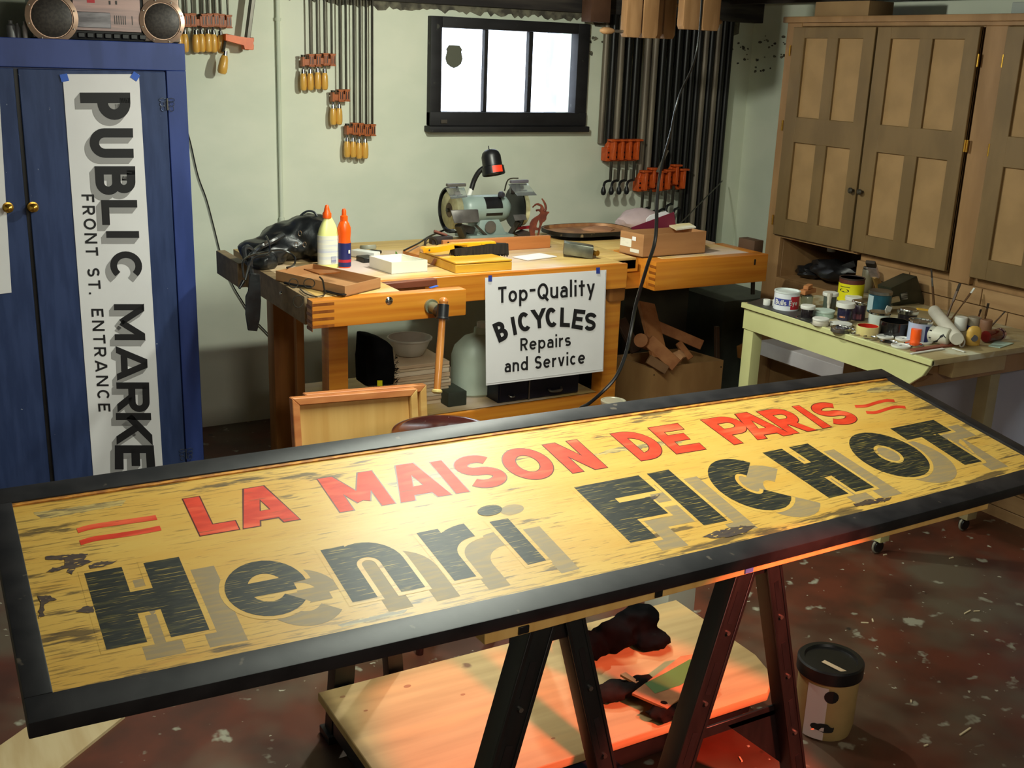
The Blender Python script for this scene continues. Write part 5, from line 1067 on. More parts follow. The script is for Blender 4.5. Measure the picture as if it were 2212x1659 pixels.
# guards: open half rings round the back of each wheel
def guard(x0_, x1_, a0, a1, r=.088):
    n_ = 22; vs = []; 
    for x in (x0_, x1_):
        for rr in (r, r+.006):
            vs += [(x, YG+rr*math.cos(math.radians(a0+(a1-a0)*i/n_)), zc+rr*math.sin(math.radians(a0+(a1-a0)*i/n_))) for i in range(n_+1)]
    K = n_+1; fs = []
    for i in range(n_):
        fs += [(i, i+1, 2*K+i+1, 2*K+i), (K+i, 3*K+i, 3*K+i+1, K+i+1), (i, K+i, K+i+1, i+1), (2*K+i, 2*K+i+1, 3*K+i+1, 3*K+i)]
    fs += [(0, 2*K, 3*K, K), (n_, K+n_, 3*K+n_, 2*K+n_)]
    return B().add(vs, fs)
part('wheel_guard', guard(xc0-.016, xc0+.026, -100, 118), black_m, gr)
part('wheel_guard', guard(xc1+.002, xc1+.036, -110, 112).prof((xc1-.004, YG, zc), (1, 0, 0), [(.03, 0), (.09, .0), (.09, .005), (.03, .005)], 32), black_m, gr)
pl4 = lambda pts, d: B().prism(pts, d)
part('tool_rest', pl4([G(974, 455, -.10), G(1033, 453, -.10), G(1036, 480, -.115), G(982, 483, -.115)], (0, .006, .002)), greymet, gr, .001)
part('tool_rest', pl4([G(1109, 465, -.09), G(1136, 464, -.09), G(1139, 475, -.11), G(1113, 477, -.11)], (0, .006, .002)), greymet, gr, .001)
part('rest_bracket', B().bar(G(990, 486, -.07), G(1000, 510, -.04), .03, .02).bar(G(1120, 478, -.08), G(1103, 505, -.05), .02, .02).bar(G(1028, 487, -.07), G(1052, 510, -.06), .008, .01), M('bracket_grey', (84, 82, 76), (64, 62, 58), .5, .4), gr, .002)
part('spark_cover', B().bar(G(990, 490, .0), G(1030, 500, .0), .05, .03), greymet, gr, .003)
part('eye_shield', B().prism([G(963, 407, -.09), G(1003, 405, -.09), G(1010, 426, -.14), G(975, 430, -.14)], (0, .002, .0)), clear, gr)
part('eye_shield', B().prism([G(1098, 398, -.08), G(1140, 396, -.08), G(1160, 422, -.15), G(1118, 423, -.15)], (0, .002, .0)), clear, gr)
part('shield_clamp', B().bar(G(965, 400, -.09), G(1005, 399, -.09), .02, .012), greymet, gr, .002)
part('shield_clamp', B().bar(G(1103, 393, -.08), G(1140, 391, -.08), .02, .012), M('clamp_grey', (92, 88, 96), (74, 72, 80), .5), gr, .002)
part('shield_arm', B().tube([G(1090, 412, -.02), G(1098, 388, -.03), (G(1120, 385, -.05))], .003, 6).tube([G(985, 425, -.02), G(988, 410, -.05), G(985, 398, -.08)], .003, 6), darksteel, gr)
part('arm_knob', B().prof(G(1080, 420, -.04), (.3, -1, 0), [(.013, 0), (.014, .01), (.010, .02)], 14).prof(G(1107, 410, -.03), (1, -.3, 0), [(.016, -.01), (.02, .0), (.018, .012)], 14), M('dark_grey_knob', (52, 52, 60), None, .4), gr)
part('lamp_socket', B().cyl(G(1011, 428, .02), G(1018, 408, .02), .010), white_pl, gr)
part('gooseneck', B().tube([G(1018, 410, .02), G(1024, 390, .02), G(1034, 372, .01), G(1046, 362, 0)], .0105, 10), black_m, gr)
sh0, sh1 = G(1058, 322, -.02), G(1067, 378, -.05); ax_ = (sh1-sh0).normalized(); Ls = (sh1-sh0).length
shd = part('lamp_shade', B().prof(sh0, ax_, [(.004, 0), (.022, .004), (.034, .014), (.040, .03), (.041, Ls*.66), (.046, Ls*.68), (.048, Ls*.97), (.045, Ls), (.043, Ls*.97), (.040, Ls*.7), (.02, Ls*.5)], 28, True, True), black_m, gr)
part('shade_inner', B().prof(sh0+ax_*(Ls*.90), ax_, [(.0445, 0), (.0445, .002)], 28), M('lamp_opening', (196, 186, 176), None, .4), shd)
tg = (CAM-(sh0+ax_*Ls*.8)); tg = (tg-ax_*tg.dot(ax_)).normalized(); sd_ = ax_.cross(tg)
stc = []
for hh in (Ls*.70, Ls*.95): stc += [sh0+ax_*hh+(tg*math.cos(a)+sd_*math.sin(a))*.0487 for a in [math.radians(-2+ (-50)*i/6+0) if sd_.x > 0 and False else math.radians((-1 if sd_.x < 0 else 1)*(-2+54*i/6)) for i in range(7)]]
part('red_sticker', B().add(stc, [(i, i+1, i+8, i+7) for i in range(6)]), M('red_orange_sticker', (240, 62, 30), None, .5), shd)
part('shade_pin', B().cyl(G(1055, 315, -.02), G(1056, 322, -.02), .002, n=6), black_m, shd)
part('power_cord', B().tube([G(962, 496, .05), G(945, 503, .0), G(925, 512, -.1), G(905, 525, -.2), G(885, 535, -.3), G(873, 541, -.35)], .004, 8), rubber, gr)
# chamois silhouette
YGt = 4.0
go = thing('goat_ornament', 'rusty cut-steel mountain goat silhouette standing right of the grinder', 'ornament', Py(1158, 512, YGt))
def T(x, y): return (880+x/6.144, 300+y/6.144)
bod = [T(*p) for p in ((1630, 1290), (1622, 1200), (1632, 1120), (1660, 1070), (1700, 1040), (1750, 1015), (1775, 985), (1768, 940), (1775, 900), (1800, 905), (1815, 950), (1850, 962), (1888, 968), (1880, 985), (1860, 1000), (1845, 1030), (1845, 1070), (1820, 1100), (1795, 1110), (1775, 1170), (1755, 1240), (1750, 1285), (1730, 1285), (1745, 1220), (1765, 1130), (1760, 1080), (1745, 1070), (1725, 1110), (1712, 1160), (1718, 1185), (1745, 1178), (1740, 1215), (1715, 1215), (1700, 1200), (1690, 1240), (1700, 1290))]
part('body_plate', B().prism([Py(x, y, YGt) for x, y in bod], (0, .006, 0)), rust, go, .0008)
horn = lambda pts, r: B().tube([Py(*T(*p), YGt+.003) for p in pts], r, 8)
part('horn', horn([(1812, 960), (1835, 930), (1832, 880), (1810, 830), (1785, 795)], [.006, .0055, .005, .004, .003]), rust, go)
part('horn', horn([(1795, 950), (1790, 905), (1755, 875), (1710, 868), (1662, 908)], [.006, .0055, .005, .004, .003]), rust, go)
part('ear', horn([(1775, 975), (1750, 945), (1710, 950)], .0045), rust, go)
part('base_plate', B().prism([Py(*T(x, y), YGt) for x, y in ((1455, 1262), (1510, 1262), (1590, 1222), (1640, 1240), (1690, 1285), (1480, 1290))], (0, .05, 0)), M('dark_base_steel', (60, 48, 42), (46, 38, 34), .6), go)
single('red_bar', B().bar(Py(*T(1415, 1190), 4.04), Py(*T(1640, 1168), 4.04), .01, .012), M('dark_red_plastic', (150, 30, 38), None, .4), 'dark red bar between the grinder and the goat ornament', 'bar')
# ================================================================== THINGS UNDER THE BENCH
ZS = .335
def on_shelf(px, Yd): return Py(px, 850, Yd).x
bwx = Py(880, 740, 3.72).x; bz = Py(880, 770, 3.72).z
stx0, stx1 = Py(845, 800, 3.6).x, Py(962, 800, 3.6).x
stk = thing('paper_pile', 'stack of pale paper pads on the lower bench shelf', 'paper pile', ((stx0+stx1)/2, 3.68, ZS))
random.seed(6); z = ZS; topz = Py(900, 785, 3.56).z; k = 0
while z < topz-.005:
    h_ = random.choice((.010, .014, .018)); d_ = random.uniform(-.006, .006)
    part('paper_pad', B().box(stx0+d_, stx1+d_+random.uniform(-.003, .003), 3.56+d_*.5, 3.82, z, z+h_-.0012), M('pad_%d' % (k % 3), ((214, 190, 160), (204, 176, 144), (222, 202, 176))[k % 3], ((196, 172, 140), (190, 160, 130), (206, 186, 160))[k % 3], .85, scale=(2, 2, 160)), stk, .001); z += h_; k += 1
bw_ = thing('mixing_bowl', 'translucent white plastic mixing bowl on top of the paper pads', 'bowl', (bwx, 3.70, z))
rb = rad(98, V((bwx, 3.70, z)))
zb2 = Py(880, 728, 3.70).z
part('bowl_shell', B().prof((bwx, 3.70, z), (0, 0, 1), [(rb*.55, 0), (rb*.62, .004), (rb*.80, (zb2-z)*.5), (rb*.92, (zb2-z)*.9), (rb, (zb2-z)*.93), (rb, zb2-z), (rb*.93, zb2-z), (rb*.88, (zb2-z)*.9), (rb*.76, (zb2-z)*.5), (rb*.5, .008)], 36), cream_pl, bw_)
bcx = Py(825, 780, 3.52).x
cl = thing('black_clothes_bag', 'black furry garment bag hanging beside the orange bench leg', 'bag', (bcx, 3.53, ZS))
part('bag_body', B().prism([Py(x, y, 3.50) for x, y in ((792, 727), (812, 729), (838, 738), (850, 750), (853, 790), (852, 832), (790, 836), (790, 780))], (0, .10, 0)), cloth_m, cl, .01)
fz = B(); random.seed(3)
for i in range(60):
    p = Py(random.uniform(848, 856), random.uniform(770, 832), 3.52); fz.bar(p, p+V((random.uniform(.004, .014), random.uniform(-.01, .01), random.uniform(-.006, .012))), .0012, .0012)
part('fringe', fz, cloth_m, cl, kind='stuff')
part('yellow_tag', B().prism([Py(815, 822, 3.499), Py(826, 822, 3.499), Py(826, 834, 3.499), Py(815, 834, 3.499)], (0, .001, 0)), yel_l, cl)
single('green_box', B().box(Py(963, 860, 3.52).x, Py(1003, 860, 3.52).x, 3.50, 3.62, ZS, Py(980, 848, 3.5).z), M('dark_green_tin', (56, 62, 52), (44, 50, 42), .6), 'small dark green tin on the lower shelf beside the paper pads', 'tin', bev=.004)
jx0, jx1 = Py(1004, 800, 3.55).x, Py(1125, 800, 3.55).x
jg = thing('plastic_jug', 'large milky white plastic jug on the lower bench shelf', 'jug', ((jx0+jx1)/2, 3.64, ZS))
jw = (jx1-jx0)/2; jz = Py(1050, 722, 3.6).z-ZS
part('jug_body', flat_bottle(((jx0+jx1)/2, 3.64, ZS), jw, .085, [(.9, 0), (1, .01), (1, jz*.62), (.9, jz*.78), (.6, jz*.93), (.3, jz*.98), (.28, jz*1.08)]), M('milky_green_plastic', (196, 208, 192), (184, 196, 180), .45, trans=.1), jg)
part('jug_cap', B().cyl(((jx0+jx1)/2, 3.64, ZS+jz*1.07), ((jx0+jx1)/2, 3.64, ZS+jz*1.16), .025), white_pl, jg)
dx0, dx1 = Py(1076, 850, 3.47).x, Py(1249, 830, 3.47).x; dz1 = Py(1150, 800, 3.47).z
dc = thing('drawer_unit', 'dark blue metal parts drawers on the lower bench shelf', 'drawer unit', ((dx0+dx1)/2, 3.6, ZS))
dkb = M('dark_navy_metal', (26, 30, 48), (20, 24, 40), .35, .3)
part('carcase', B().box(dx0, dx1, 3.47, 3.75, ZS, dz1), dkb, dc, .003)
xm_ = dx0+(dx1-dx0)*.36
dr1 = part('drawer', B().box(dx0+.004, xm_-.003, 3.462, 3.47, ZS+.006, dz1-.006), dkb, dc, .002); dr2 = part('drawer', B().box(xm_+.003, dx1-.004, 3.462, 3.47, ZS+.006, dz1-.006), dkb, dc, .002)
part('divider', B().box(xm_-.0025, xm_+.0025, 3.458, 3.47, ZS+.004, dz1-.004), steel, dc)
part('handle', B().tube([((xm_+dx1)/2-.028, 3.46, ZS+.032), ((xm_+dx1)/2-.02, 3.446, ZS+.028), ((xm_+dx1)/2+.02, 3.446, ZS+.028), ((xm_+dx1)/2+.028, 3.46, ZS+.036)], .005, 8), steel, dr2)
part('handle', B().tube([(dx0+.04, 3.46, ZS+.03), (dx0+.045, 3.45, ZS+.026), (dx0+.06, 3.45, ZS+.026), (dx0+.065, 3.46, ZS+.03)], .003, 6), steel, dr1)
# two wooden drawers leaning against the bench
def wood_tray(lab, pts, Yd, th=.022, dep=.03, lean=.05):
    TL, TR, BR, BL = [Py(x, y, Yd) for x, y in pts]; z0 = .02
    kx = (TL.z-z0)/(TL.z-BL.z); kxr = (TR.z-z0)/(TR.z-BR.z)
    BL = V((TL.x+(BL.x-TL.x)*kx*.3, Yd-lean, z0)); BR = V((TR.x+(BR.x-TR.x)*kxr*.3, Yd-lean, z0))
    t = thing('wooden_tray', lab, 'tray', (BL+BR)/2, group=None)
    inn = lambda a, b_, c_, d_: None
    ux = (TR-TL).normalized(); uz = (TL-BL).normalized(); nm = ux.cross(uz); nm = nm if nm.y < 0 else -nm
    q = [TL+ux*th-uz*th, TR-ux*th-uz*th, BR-ux*th+uz*th, BL+ux*th+uz*th]
    part('frame_side', B().prism([TL, TR, q[1], q[0]], nm*dep), wood_pink, t, .002); part('frame_side', B().prism([TL, q[0], q[3], BL], nm*dep), wood_pink, t, .002)
    part('frame_side', B().prism([TR, BR, q[2], q[1]], nm*dep), M('pale_frame_side', (220, 180, 110), (206, 160, 92), .5, scale=(8, 8, 30)), t, .002); part('frame_side', B().prism([BL, q[3], q[2], BR], nm*dep), wood_pink, t, .002)
    part('bottom_panel', B().prism(q, nm*.005), wood_pale, t); return t
wood_tray('pale wooden drawer leaning in front, nearer of the two under the vise', ((624, 857), (893, 836), (900, 975), (632, 985)), 3.02)
wood_tray('pinkish wooden drawer standing behind the nearer wooden drawer', ((653, 848), (913, 827), (918, 965), (660, 975)), 3.08, lean=.04)
# round stool
sc0 = Pz(955, 942, .50); rs_ = .155
sc0 = Pz(957, 930, .60); rs0 = rad(226, sc0); sc0.z = 0
stl = thing('round_stool', 'dark glossy round wooden stool behind the sign, below the vise', 'stool', sc0)
rs_ = rs0
part('seat', B().prof(sc0, (0, 0, 1), [(rs_-.01, .569), (rs_, .576), (rs_, .592), (rs_-.004, .599), (rs_-.016, .602), (rs_-.022, .600), (.001, .600)], 64), stool_m, stl)
for k in range(4):
    a = PI/4+k*PI/2; part('leg', B().cyl(sc0+V((.10*math.cos(a), .10*math.sin(a), .570)), sc0+V((.17*math.cos(a), .17*math.sin(a), 0)), .014, .011), stool_m, stl)
part('foot_ring', B().tube([sc0+V((.145*math.cos(a), .145*math.sin(a), .18)) for a in [2*PI*i/28 for i in range(29)]], .007, 8, 0), stool_m, stl)
# tin can near the bench right leg
cnp = Pz(1325, 865, .412); cnp.y -= .06
cn = thing('tin_can', 'shiny paint tin with flat lid standing behind the sign rear edge', 'tin', (cnp.x, cnp.y, 0)); rc = rad(54, cnp)
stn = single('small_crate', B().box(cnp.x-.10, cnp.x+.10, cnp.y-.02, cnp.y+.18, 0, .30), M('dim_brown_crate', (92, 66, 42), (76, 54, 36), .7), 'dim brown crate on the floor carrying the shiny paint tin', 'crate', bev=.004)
part('tin_body', B().prof((cnp.x, cnp.y+.06, .30), (0, 0, 1), [(rc*.97, 0), (rc, .003), (rc, .10), (rc*1.03, .103), (rc*1.03, .112), (rc*.94, .112), (rc*.90, .108), (rc*.80, .108), (rc*.76, .112), (.001, .112)], 36), M('bright_lid_tin', (214, 210, 186), None, .3, .5), cn)
part('tin_label', B().prof((cnp.x, cnp.y+.06, .30), (0, 0, 1), [(rc*1.004, .008), (rc*1.004, .09)], 36, False, False), M('peach_label', (206, 172, 140), (180, 140, 110), .6), cn)
# wooden crate with lumber under the tail vise
c1, c2, c3 = Pz(1407, 796, .33), Pz(1322, 768, .33), Pz(1563, 778, .33); c4 = c2+c3-c1
lc = open_box('lumber_crate', 'plywood crate full of wood offcuts under the tail vise', [V((p.x, p.y, 0)) for p in (c2, c1, c3, c4)], 0, .33, M('crate_plywood', (176, 134, 84), (160, 118, 72), .6, scale=(8, 8, 3)), .012, 'crate')
for u, z in ((.04, .30), (.97, .30), (.97, .05)):
    p = c1.lerp(c3, u); part('nail_hole', B().cyl((p.x, p.y-.0005, z), (p.x, p.y-.003, z), .003, n=6), black_m, lc)
def offcut(lab, a, b_, w_, h_, mt=wood_scrap, Y0=3.72, Y1=3.72, up=(0, 1, 0)):
    p, q = Py(*a, Y0), Py(*b_, Y1); single('wood_offcut', B().bar(p, q, w_, h_, up), mt, lab, 'offcut', group='offcuts in the plywood crate', bev=.002)
offcut('wide brown offcut standing steeply in the plywood crate', (1395, 655), (1425, 775), .09, .02, wood_scrap, 3.85, 3.66)
offcut('long offcut slanting down to the right in the plywood crate', (1410, 700), (1515, 745), .045, .03, wood_scrap, 3.80, 3.70)
offcut('offcut slanting from the round dowel to the crate front', (1400, 735), (1460, 790), .06, .02, wood_scrap, 3.70, 3.62)
offcut('short offcut leaning at the left inside the plywood crate', (1400, 775), (1440, 800), .04, .02, M('dim_offcut', (140, 100, 62), (120, 84, 52), .7), 3.66, 3.62)
offcut('small dark offcut standing at the crate right side', (1548, 705), (1550, 920), .02, .02, M('darker_offcut', (88, 60, 40), (70, 48, 32), .7), 3.80, 3.76)
offcut('short thin offcut in the middle of the plywood crate', (1465, 740), (1492, 775), .03, .015, wood_scrap, 3.72, 3.66)
offcut('dark brown board end leaning behind the plywood crate', (1340, 690), (1375, 760), .05, .02, MATS['darker_offcut'], 3.95, 3.85)
single('dowel_end', B().cyl(Py(1384, 735, 3.68), Py(1400, 742, 3.80), .030), wood_scrap, 'round turned wood piece with pale end in the plywood crate', 'dowel')
single('paper_wad', B().blob(Py(1465, 768, 3.66), (.03, .03, .025), .3, 9, 2), M('pale_wad', (206, 150, 104), None, .8), 'pale crumpled wad among the offcuts in the plywood crate', 'paper')
# dim things stored beyond the crate
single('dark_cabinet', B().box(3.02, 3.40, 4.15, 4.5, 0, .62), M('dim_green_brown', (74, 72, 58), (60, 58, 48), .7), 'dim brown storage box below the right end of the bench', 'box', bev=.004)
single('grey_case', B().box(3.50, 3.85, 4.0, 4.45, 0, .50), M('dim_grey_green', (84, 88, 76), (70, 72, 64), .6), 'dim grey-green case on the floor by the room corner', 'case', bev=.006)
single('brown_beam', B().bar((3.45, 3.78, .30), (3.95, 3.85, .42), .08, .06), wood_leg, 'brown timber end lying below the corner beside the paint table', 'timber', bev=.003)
single('dark_bundle', B().blob((2.80, 4.2, .34), (.16, .12, .22), .2, 8, 3, 8), cloth_br, 'dark bundle in shadow behind the plywood crate', 'bundle')
# cable hanging from the ceiling
cbl = [(1518, -30), (1512, 60), (1503, 120), (1490, 158), (1472, 195), (1458, 240), (1448, 290), (1434, 340), (1424, 385), (1419, 440), (1418, 490), (1413, 530), (1398, 575), (1383, 625), (1372, 665), (1362, 720), (1350, 770), (1330, 815), (1300, 848), (1272, 872), (1245, 892)]
P_ = [Py(x, y, 2.62+.02*math.sin(i)) for i, (x, y) in enumerate(cbl)]
P_ += [P_[-1]+V((-.03, 0, -.10)), P_[-1]+V((0, .02, -.30)), V((P_[-1].x+.05, P_[-1].y+.1, .01)), V((P_[-1].x+.3, P_[-1].y+.2, .008))]
single('hanging_cable', B().tube(P_, [.0030]*6+[.004]*3+[.0055]*16, 8, 4), rubber, 'black power cable hanging from the ceiling in front of the bench', 'cable', P_[-1])
single('wall_wire', B().tube([Py(x, y, YW-.008) for x, y in ((372, -30), (378, 100), (388, 200), (398, 258), (412, 310), (428, 380), (446, 430), (462, 490), (480, 560), (500, 610), (520, 645), (550, 690), (580, 722), (610, 758), (640, 775))], .0026, 6), rubber, 'thin dark wire trailing down the pale wall behind the bench end', 'wire')
# ================================================================== CABINET ON THE RIGHT WALL
XC = 3.532
cbn = thing('wall_cabinet', 'tall brown panelled wooden cabinet with brass hinges along the right wall', 'cabinet', (XC+.25, 2.4, 0))
YA, YZ = 3.79, 1.2     # far end, near end
part('carcase', B().box(XC+.02, XR-.01, YZ, YA-.01, .86, 1.79).box(XC+.02, XR-.01, YZ, 3.24, 0, .86).box(XC+.02, XR-.01, 3.70, YA-.01, .0, .86).box(XC+.02, XR-.01, 3.24, 3.70, .0, .55), wood_face, cbn, .002)
part('shelf_back', B().box(XR-.06, XR-.02, 3.24, 3.70, .55, .86), M('dim_back_board', (110, 92, 60), (96, 80, 52), .8), cbn)
part('crown_moulding', B().box(XC-.02, XC+.03, YZ, YA+.015, 1.775, 1.80), wood_face, cbn, .004)
part('end_stile', B().box(XC-.004, XC+.02, 3.70, YA, 0.02, 1.775), wood_face, cbn, .002)
part('top_rail', B().box(XC-.002, XC+.02, YZ, 3.70, 1.76, 1.776), wood_face, cbn, .002)
part('lower_rail', B().box(XC-.003, XC+.02, 3.24, 3.70, .855, .868), wood_face, cbn, .001)
part('shelf_board', B().box(XC-.003, XR-.06, 3.24, 3.70, .66, .676), wood_face, cbn, .001)
part('opening_rail', B().box(XC-.003, XC+.02, 3.24, 3.70, .55, .662), wood_face, cbn, .002)
part('stile', B().box(XC-.004, XC+.02, 2.68, 2.775, .835, 1.76), wood_face, cbn, .002)
part('stile', B().box(XC-.004, XC+.02, 1.62, 1.70, .835, 1.76), wood_face, cbn, .002)
def door(y1, y0, knob_y, gap_vis=True):
    """frame-and-panel door between y1 (far edge) and y0 (near edge)"""
    z0, z1 = .868, 1.757; w_ = y1-y0; bars_y = [y1, y1-.075, (y1+y0)/2+.028, (y1+y0)/2-.034, y0+.065, y0]
    X0, X1 = XC-.022, XC-.003
    d = part('door', B().box(X0+.012, X1, y0+.003, y1-.003, z0, z1), wood_pan, cbn)
    part('door_stile', B().box(X0, X1, y1-.075, y1-.003, z0, z1), wood_oak, d, .002)
    part('door_stile', B().box(X0, X1, y0+.003, y0+.065, z0, z1), wood_oak, d, .002)
    part('door_stile', B().box(X0+.001, X1, (y1+y0)/2-.034, (y1+y0)/2+.028, z0+.07, z1-.04), wood_oak, d, .002)
    part('door_rail', B().box(X0+.0005, X1, y0+.06, y1-.07, 1.712, z1), wood_oak, d, .002)
    part('door_rail', B().box(X0+.0005, X1, y0+.06, y1-.07, z0, .944), wood_oak, d, .002)
    part('door_rail', B().box(X0+.0005, X1, y0+.06, y1-.07, 1.278, 1.386), wood_oak, d, .002)
    if knob_y: part('knob', B().prof((X0, knob_y, 1.115), (-1, 0, 0), [(.006, 0), (.005, .008), (.011, .014), (.012, .022), (.006, .028)], 14), M('dull_dark_knob', (74, 68, 58), None, .4, .5), d)
    return d
door(3.735, 3.268, 3.285); door(3.264, 2.78, 3.235); door(2.675, 2.20, 2.235); door(2.196, 1.71, 2.16); door(1.61, 1.22, None)
for (y, z) in ((3.742, 1.66), (3.742, 1.345), (2.777, 1.338), (2.767, 1.338), (2.672, 1.332), (2.672, 1.64), (2.775, 1.64), (3.742, .93)):
    part('hinge', B().cyl((XC-.020, y, z-.022), (XC-.020, y, z+.022), .0042, n=8), brass, cbn)
# slatted lower face: boards one by one
random.seed(21); zz = .832; row = 0
while zz > .03:
    hgt = .066; y = 3.235+(-.0 if row % 2 else 0); 
    cuts = [3.236, 2.96 if row % 2 == 0 else 3.08, 2.62 if row % 2 == 0 else 2.50, 2.10 if row % 2 else 2.25, 1.7, YZ]
    for a, b_ in zip(cuts, cuts[1:]): part('plank', B().box(XC-.004+random.uniform(-.001, .001), XC+.019, b_+.002, a-.002, zz-hgt+.003, zz), wood_slat, cbn, .0015)
    zz -= hgt; row += 1
part('toe_kick', B().box(XC+.03, XC+.05, YZ, 3.7, 0, .03), black_m, cbn)
for k in range(4): part('plank', B().box(XC-.004, XC+.019, 3.245, 3.69, .55-.066*(k+1)+.003-.0, .55-.066*k-.002), wood_slat, cbn, .0015)
single('light_box', B().box(XC+.02, XC+.16, 3.36, 3.66, 1.795, 1.86), M('dim_tan_box', (150, 118, 78), (136, 106, 70), .8), 'tan box lying on top of the brown cabinet at its far end', 'box', bev=.003)
single('pale_board_stack', B().box(XC+.02, XC+.3, 2.2, 2.70, 1.80, 1.84), M('pale_grey_board', (150, 156, 150), None, .7), 'pale board lying on top of the brown cabinet near the strip light glare', 'board', bev=.003)
dk = thing('power_tool', 'black power tool with cord in the open shelf of the brown cabinet', 'tool', (XC+.12, 3.5, .676))
part('tool_body', B().blob((XC+.13, 3.48, .735), (.07, .12, .045), .2, 8, 3, 2).blob((XC+.12, 3.62, .71), (.06, .06, .03), .2, 8, 3, 5), black_m, dk)
part('tool_grip', B().bar((XC+.11, 3.45, .74), (XC+.13, 3.36, .79), .03, .03), black_m, dk, .006)
part('cord', B().tube([(XC+.03, 3.33, .70), (XC+.05, 3.29, .685), (XC+.02, 3.30, .66), (XC-.0, 3.34, .68)], .004, 6), rubber, dk)
single('white_bottle_cap', B().cyl((XC+.2, 3.58, .80), (XC+.2, 3.58, .845), .020), white_pl, 'small white cup hanging inside the open cabinet shelf', 'cup')
# ================================================================== PAINT TABLE
TX, TY0, TY1, ZTb = 2.838, 2.252, 3.13, .727
pt = thing('paint_table', 'cream painted table with drawer crowded with paint cans and brushes', 'table', (3.1, 2.6, 0))
part('table_top', B().box(TX-.008, 3.50, TY0-.012, TY1+.008, ZTb-.020, ZTb), enamel2, pt, .003)
part('top_edge', B().box(TX-.010, TX+.004, TY0-.012, TY1+.008, ZTb-.019, ZTb+.001), enamel, pt, .002)
part('side_apron', B().prism([(TX, TY1, ZTb-.022), (TX, TY1, ZTb-.100), (TX, 2.49, ZTb-.100), (TX, 2.385, ZTb-.122), (TX, 2.345, ZTb-.122), (TX, 2.275, ZTb-.062), (TX, TY0, ZTb-.022)], (.018, 0, 0)), enamel, pt, .002)
part('front_apron', B().box(TX+.018, 3.46, TY0+.06, TY0+.078, ZTb-.112, ZTb-.020), wood_face, pt, .002)
dw = part('drawer', B().box(2.955, 3.215, TY0+.002, TY0+.058, ZTb-.076, ZTb-.022), M('tan_drawer_front', (180, 156, 110), (166, 142, 98), .6), pt, .003)
for (x, y, w_) in ((TX, TY1-.058, .053), (TX+.0, 2.35, .048), (3.28, 2.35, .055), (3.44, TY1-.058, .053)):
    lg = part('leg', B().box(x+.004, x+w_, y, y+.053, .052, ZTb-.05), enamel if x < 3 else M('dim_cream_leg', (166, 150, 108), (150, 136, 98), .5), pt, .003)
    part('caster_wheel', B().tube([(x+.026+.0225*math.cos(a), y+.027, .0265+.0225*math.sin(a)) for a in [2*PI*i/24 for i in range(25)]], .0040, 8, 0), M('dim_grey_hose', (140, 136, 122), None, .5), lg)
    part('caster_hub', B().cyl((x+.026, y+.018, .0265), (x+.026, y+.036, .0265), .020, n=20), black_m, lg)
part('corner_block', B().prism([(TX+.002, 2.275, ZTb-.062), (TX+.002, 2.345, ZTb-.125), (TX+.002, 2.375, ZTb-.125), (TX+.002, 2.375, ZTb-.062)], (.05, 0, 0)), wood_face, pt)
part('rear_rail', B().box(TX+.018, 3.46, TY1-.02, TY1, ZTb-.09, ZTb-.02), enamel, pt, .002)
single('white_shelf_panel', B().prism([Px(1640, 735, 3.40), Px(1840, 800, 3.40), Px(1838, 835, 3.40), Px(1636, 765, 3.40)], (.09, 0, 0)), M('pale_lilac_board', (232, 228, 232), (220, 216, 222), .6), 'pale lilac-white board stored on edge beneath the paint table', 'board', bev=.002)
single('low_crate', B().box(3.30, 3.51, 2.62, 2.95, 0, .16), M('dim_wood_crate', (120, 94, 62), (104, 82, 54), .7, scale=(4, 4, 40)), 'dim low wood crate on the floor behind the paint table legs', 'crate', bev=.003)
lp = thing('leaning_board', 'large pale blue-grey panel standing against the brown cabinet under the table', 'panel', (3.48, 2.4, .162))
part('panel_sheet', B().box(3.47, 3.50, 1.85, 2.95, .162, .66), bluewhite, lp, .004)
part('foot_block', B().box(3.462, 3.508, 1.90, 1.96, 0, .162), wood_face, lp, .002)
part('top_lip', B().box(3.462, 3.505, 1.85, 2.95, .655, .672), bluewhite, lp, .003)
single('post_block', B().box(3.16, 3.22, 2.84, 2.90, 0, ZTb-.03), wood_face, 'brown wood post standing below the middle of the paint table', 'post', bev=.003)
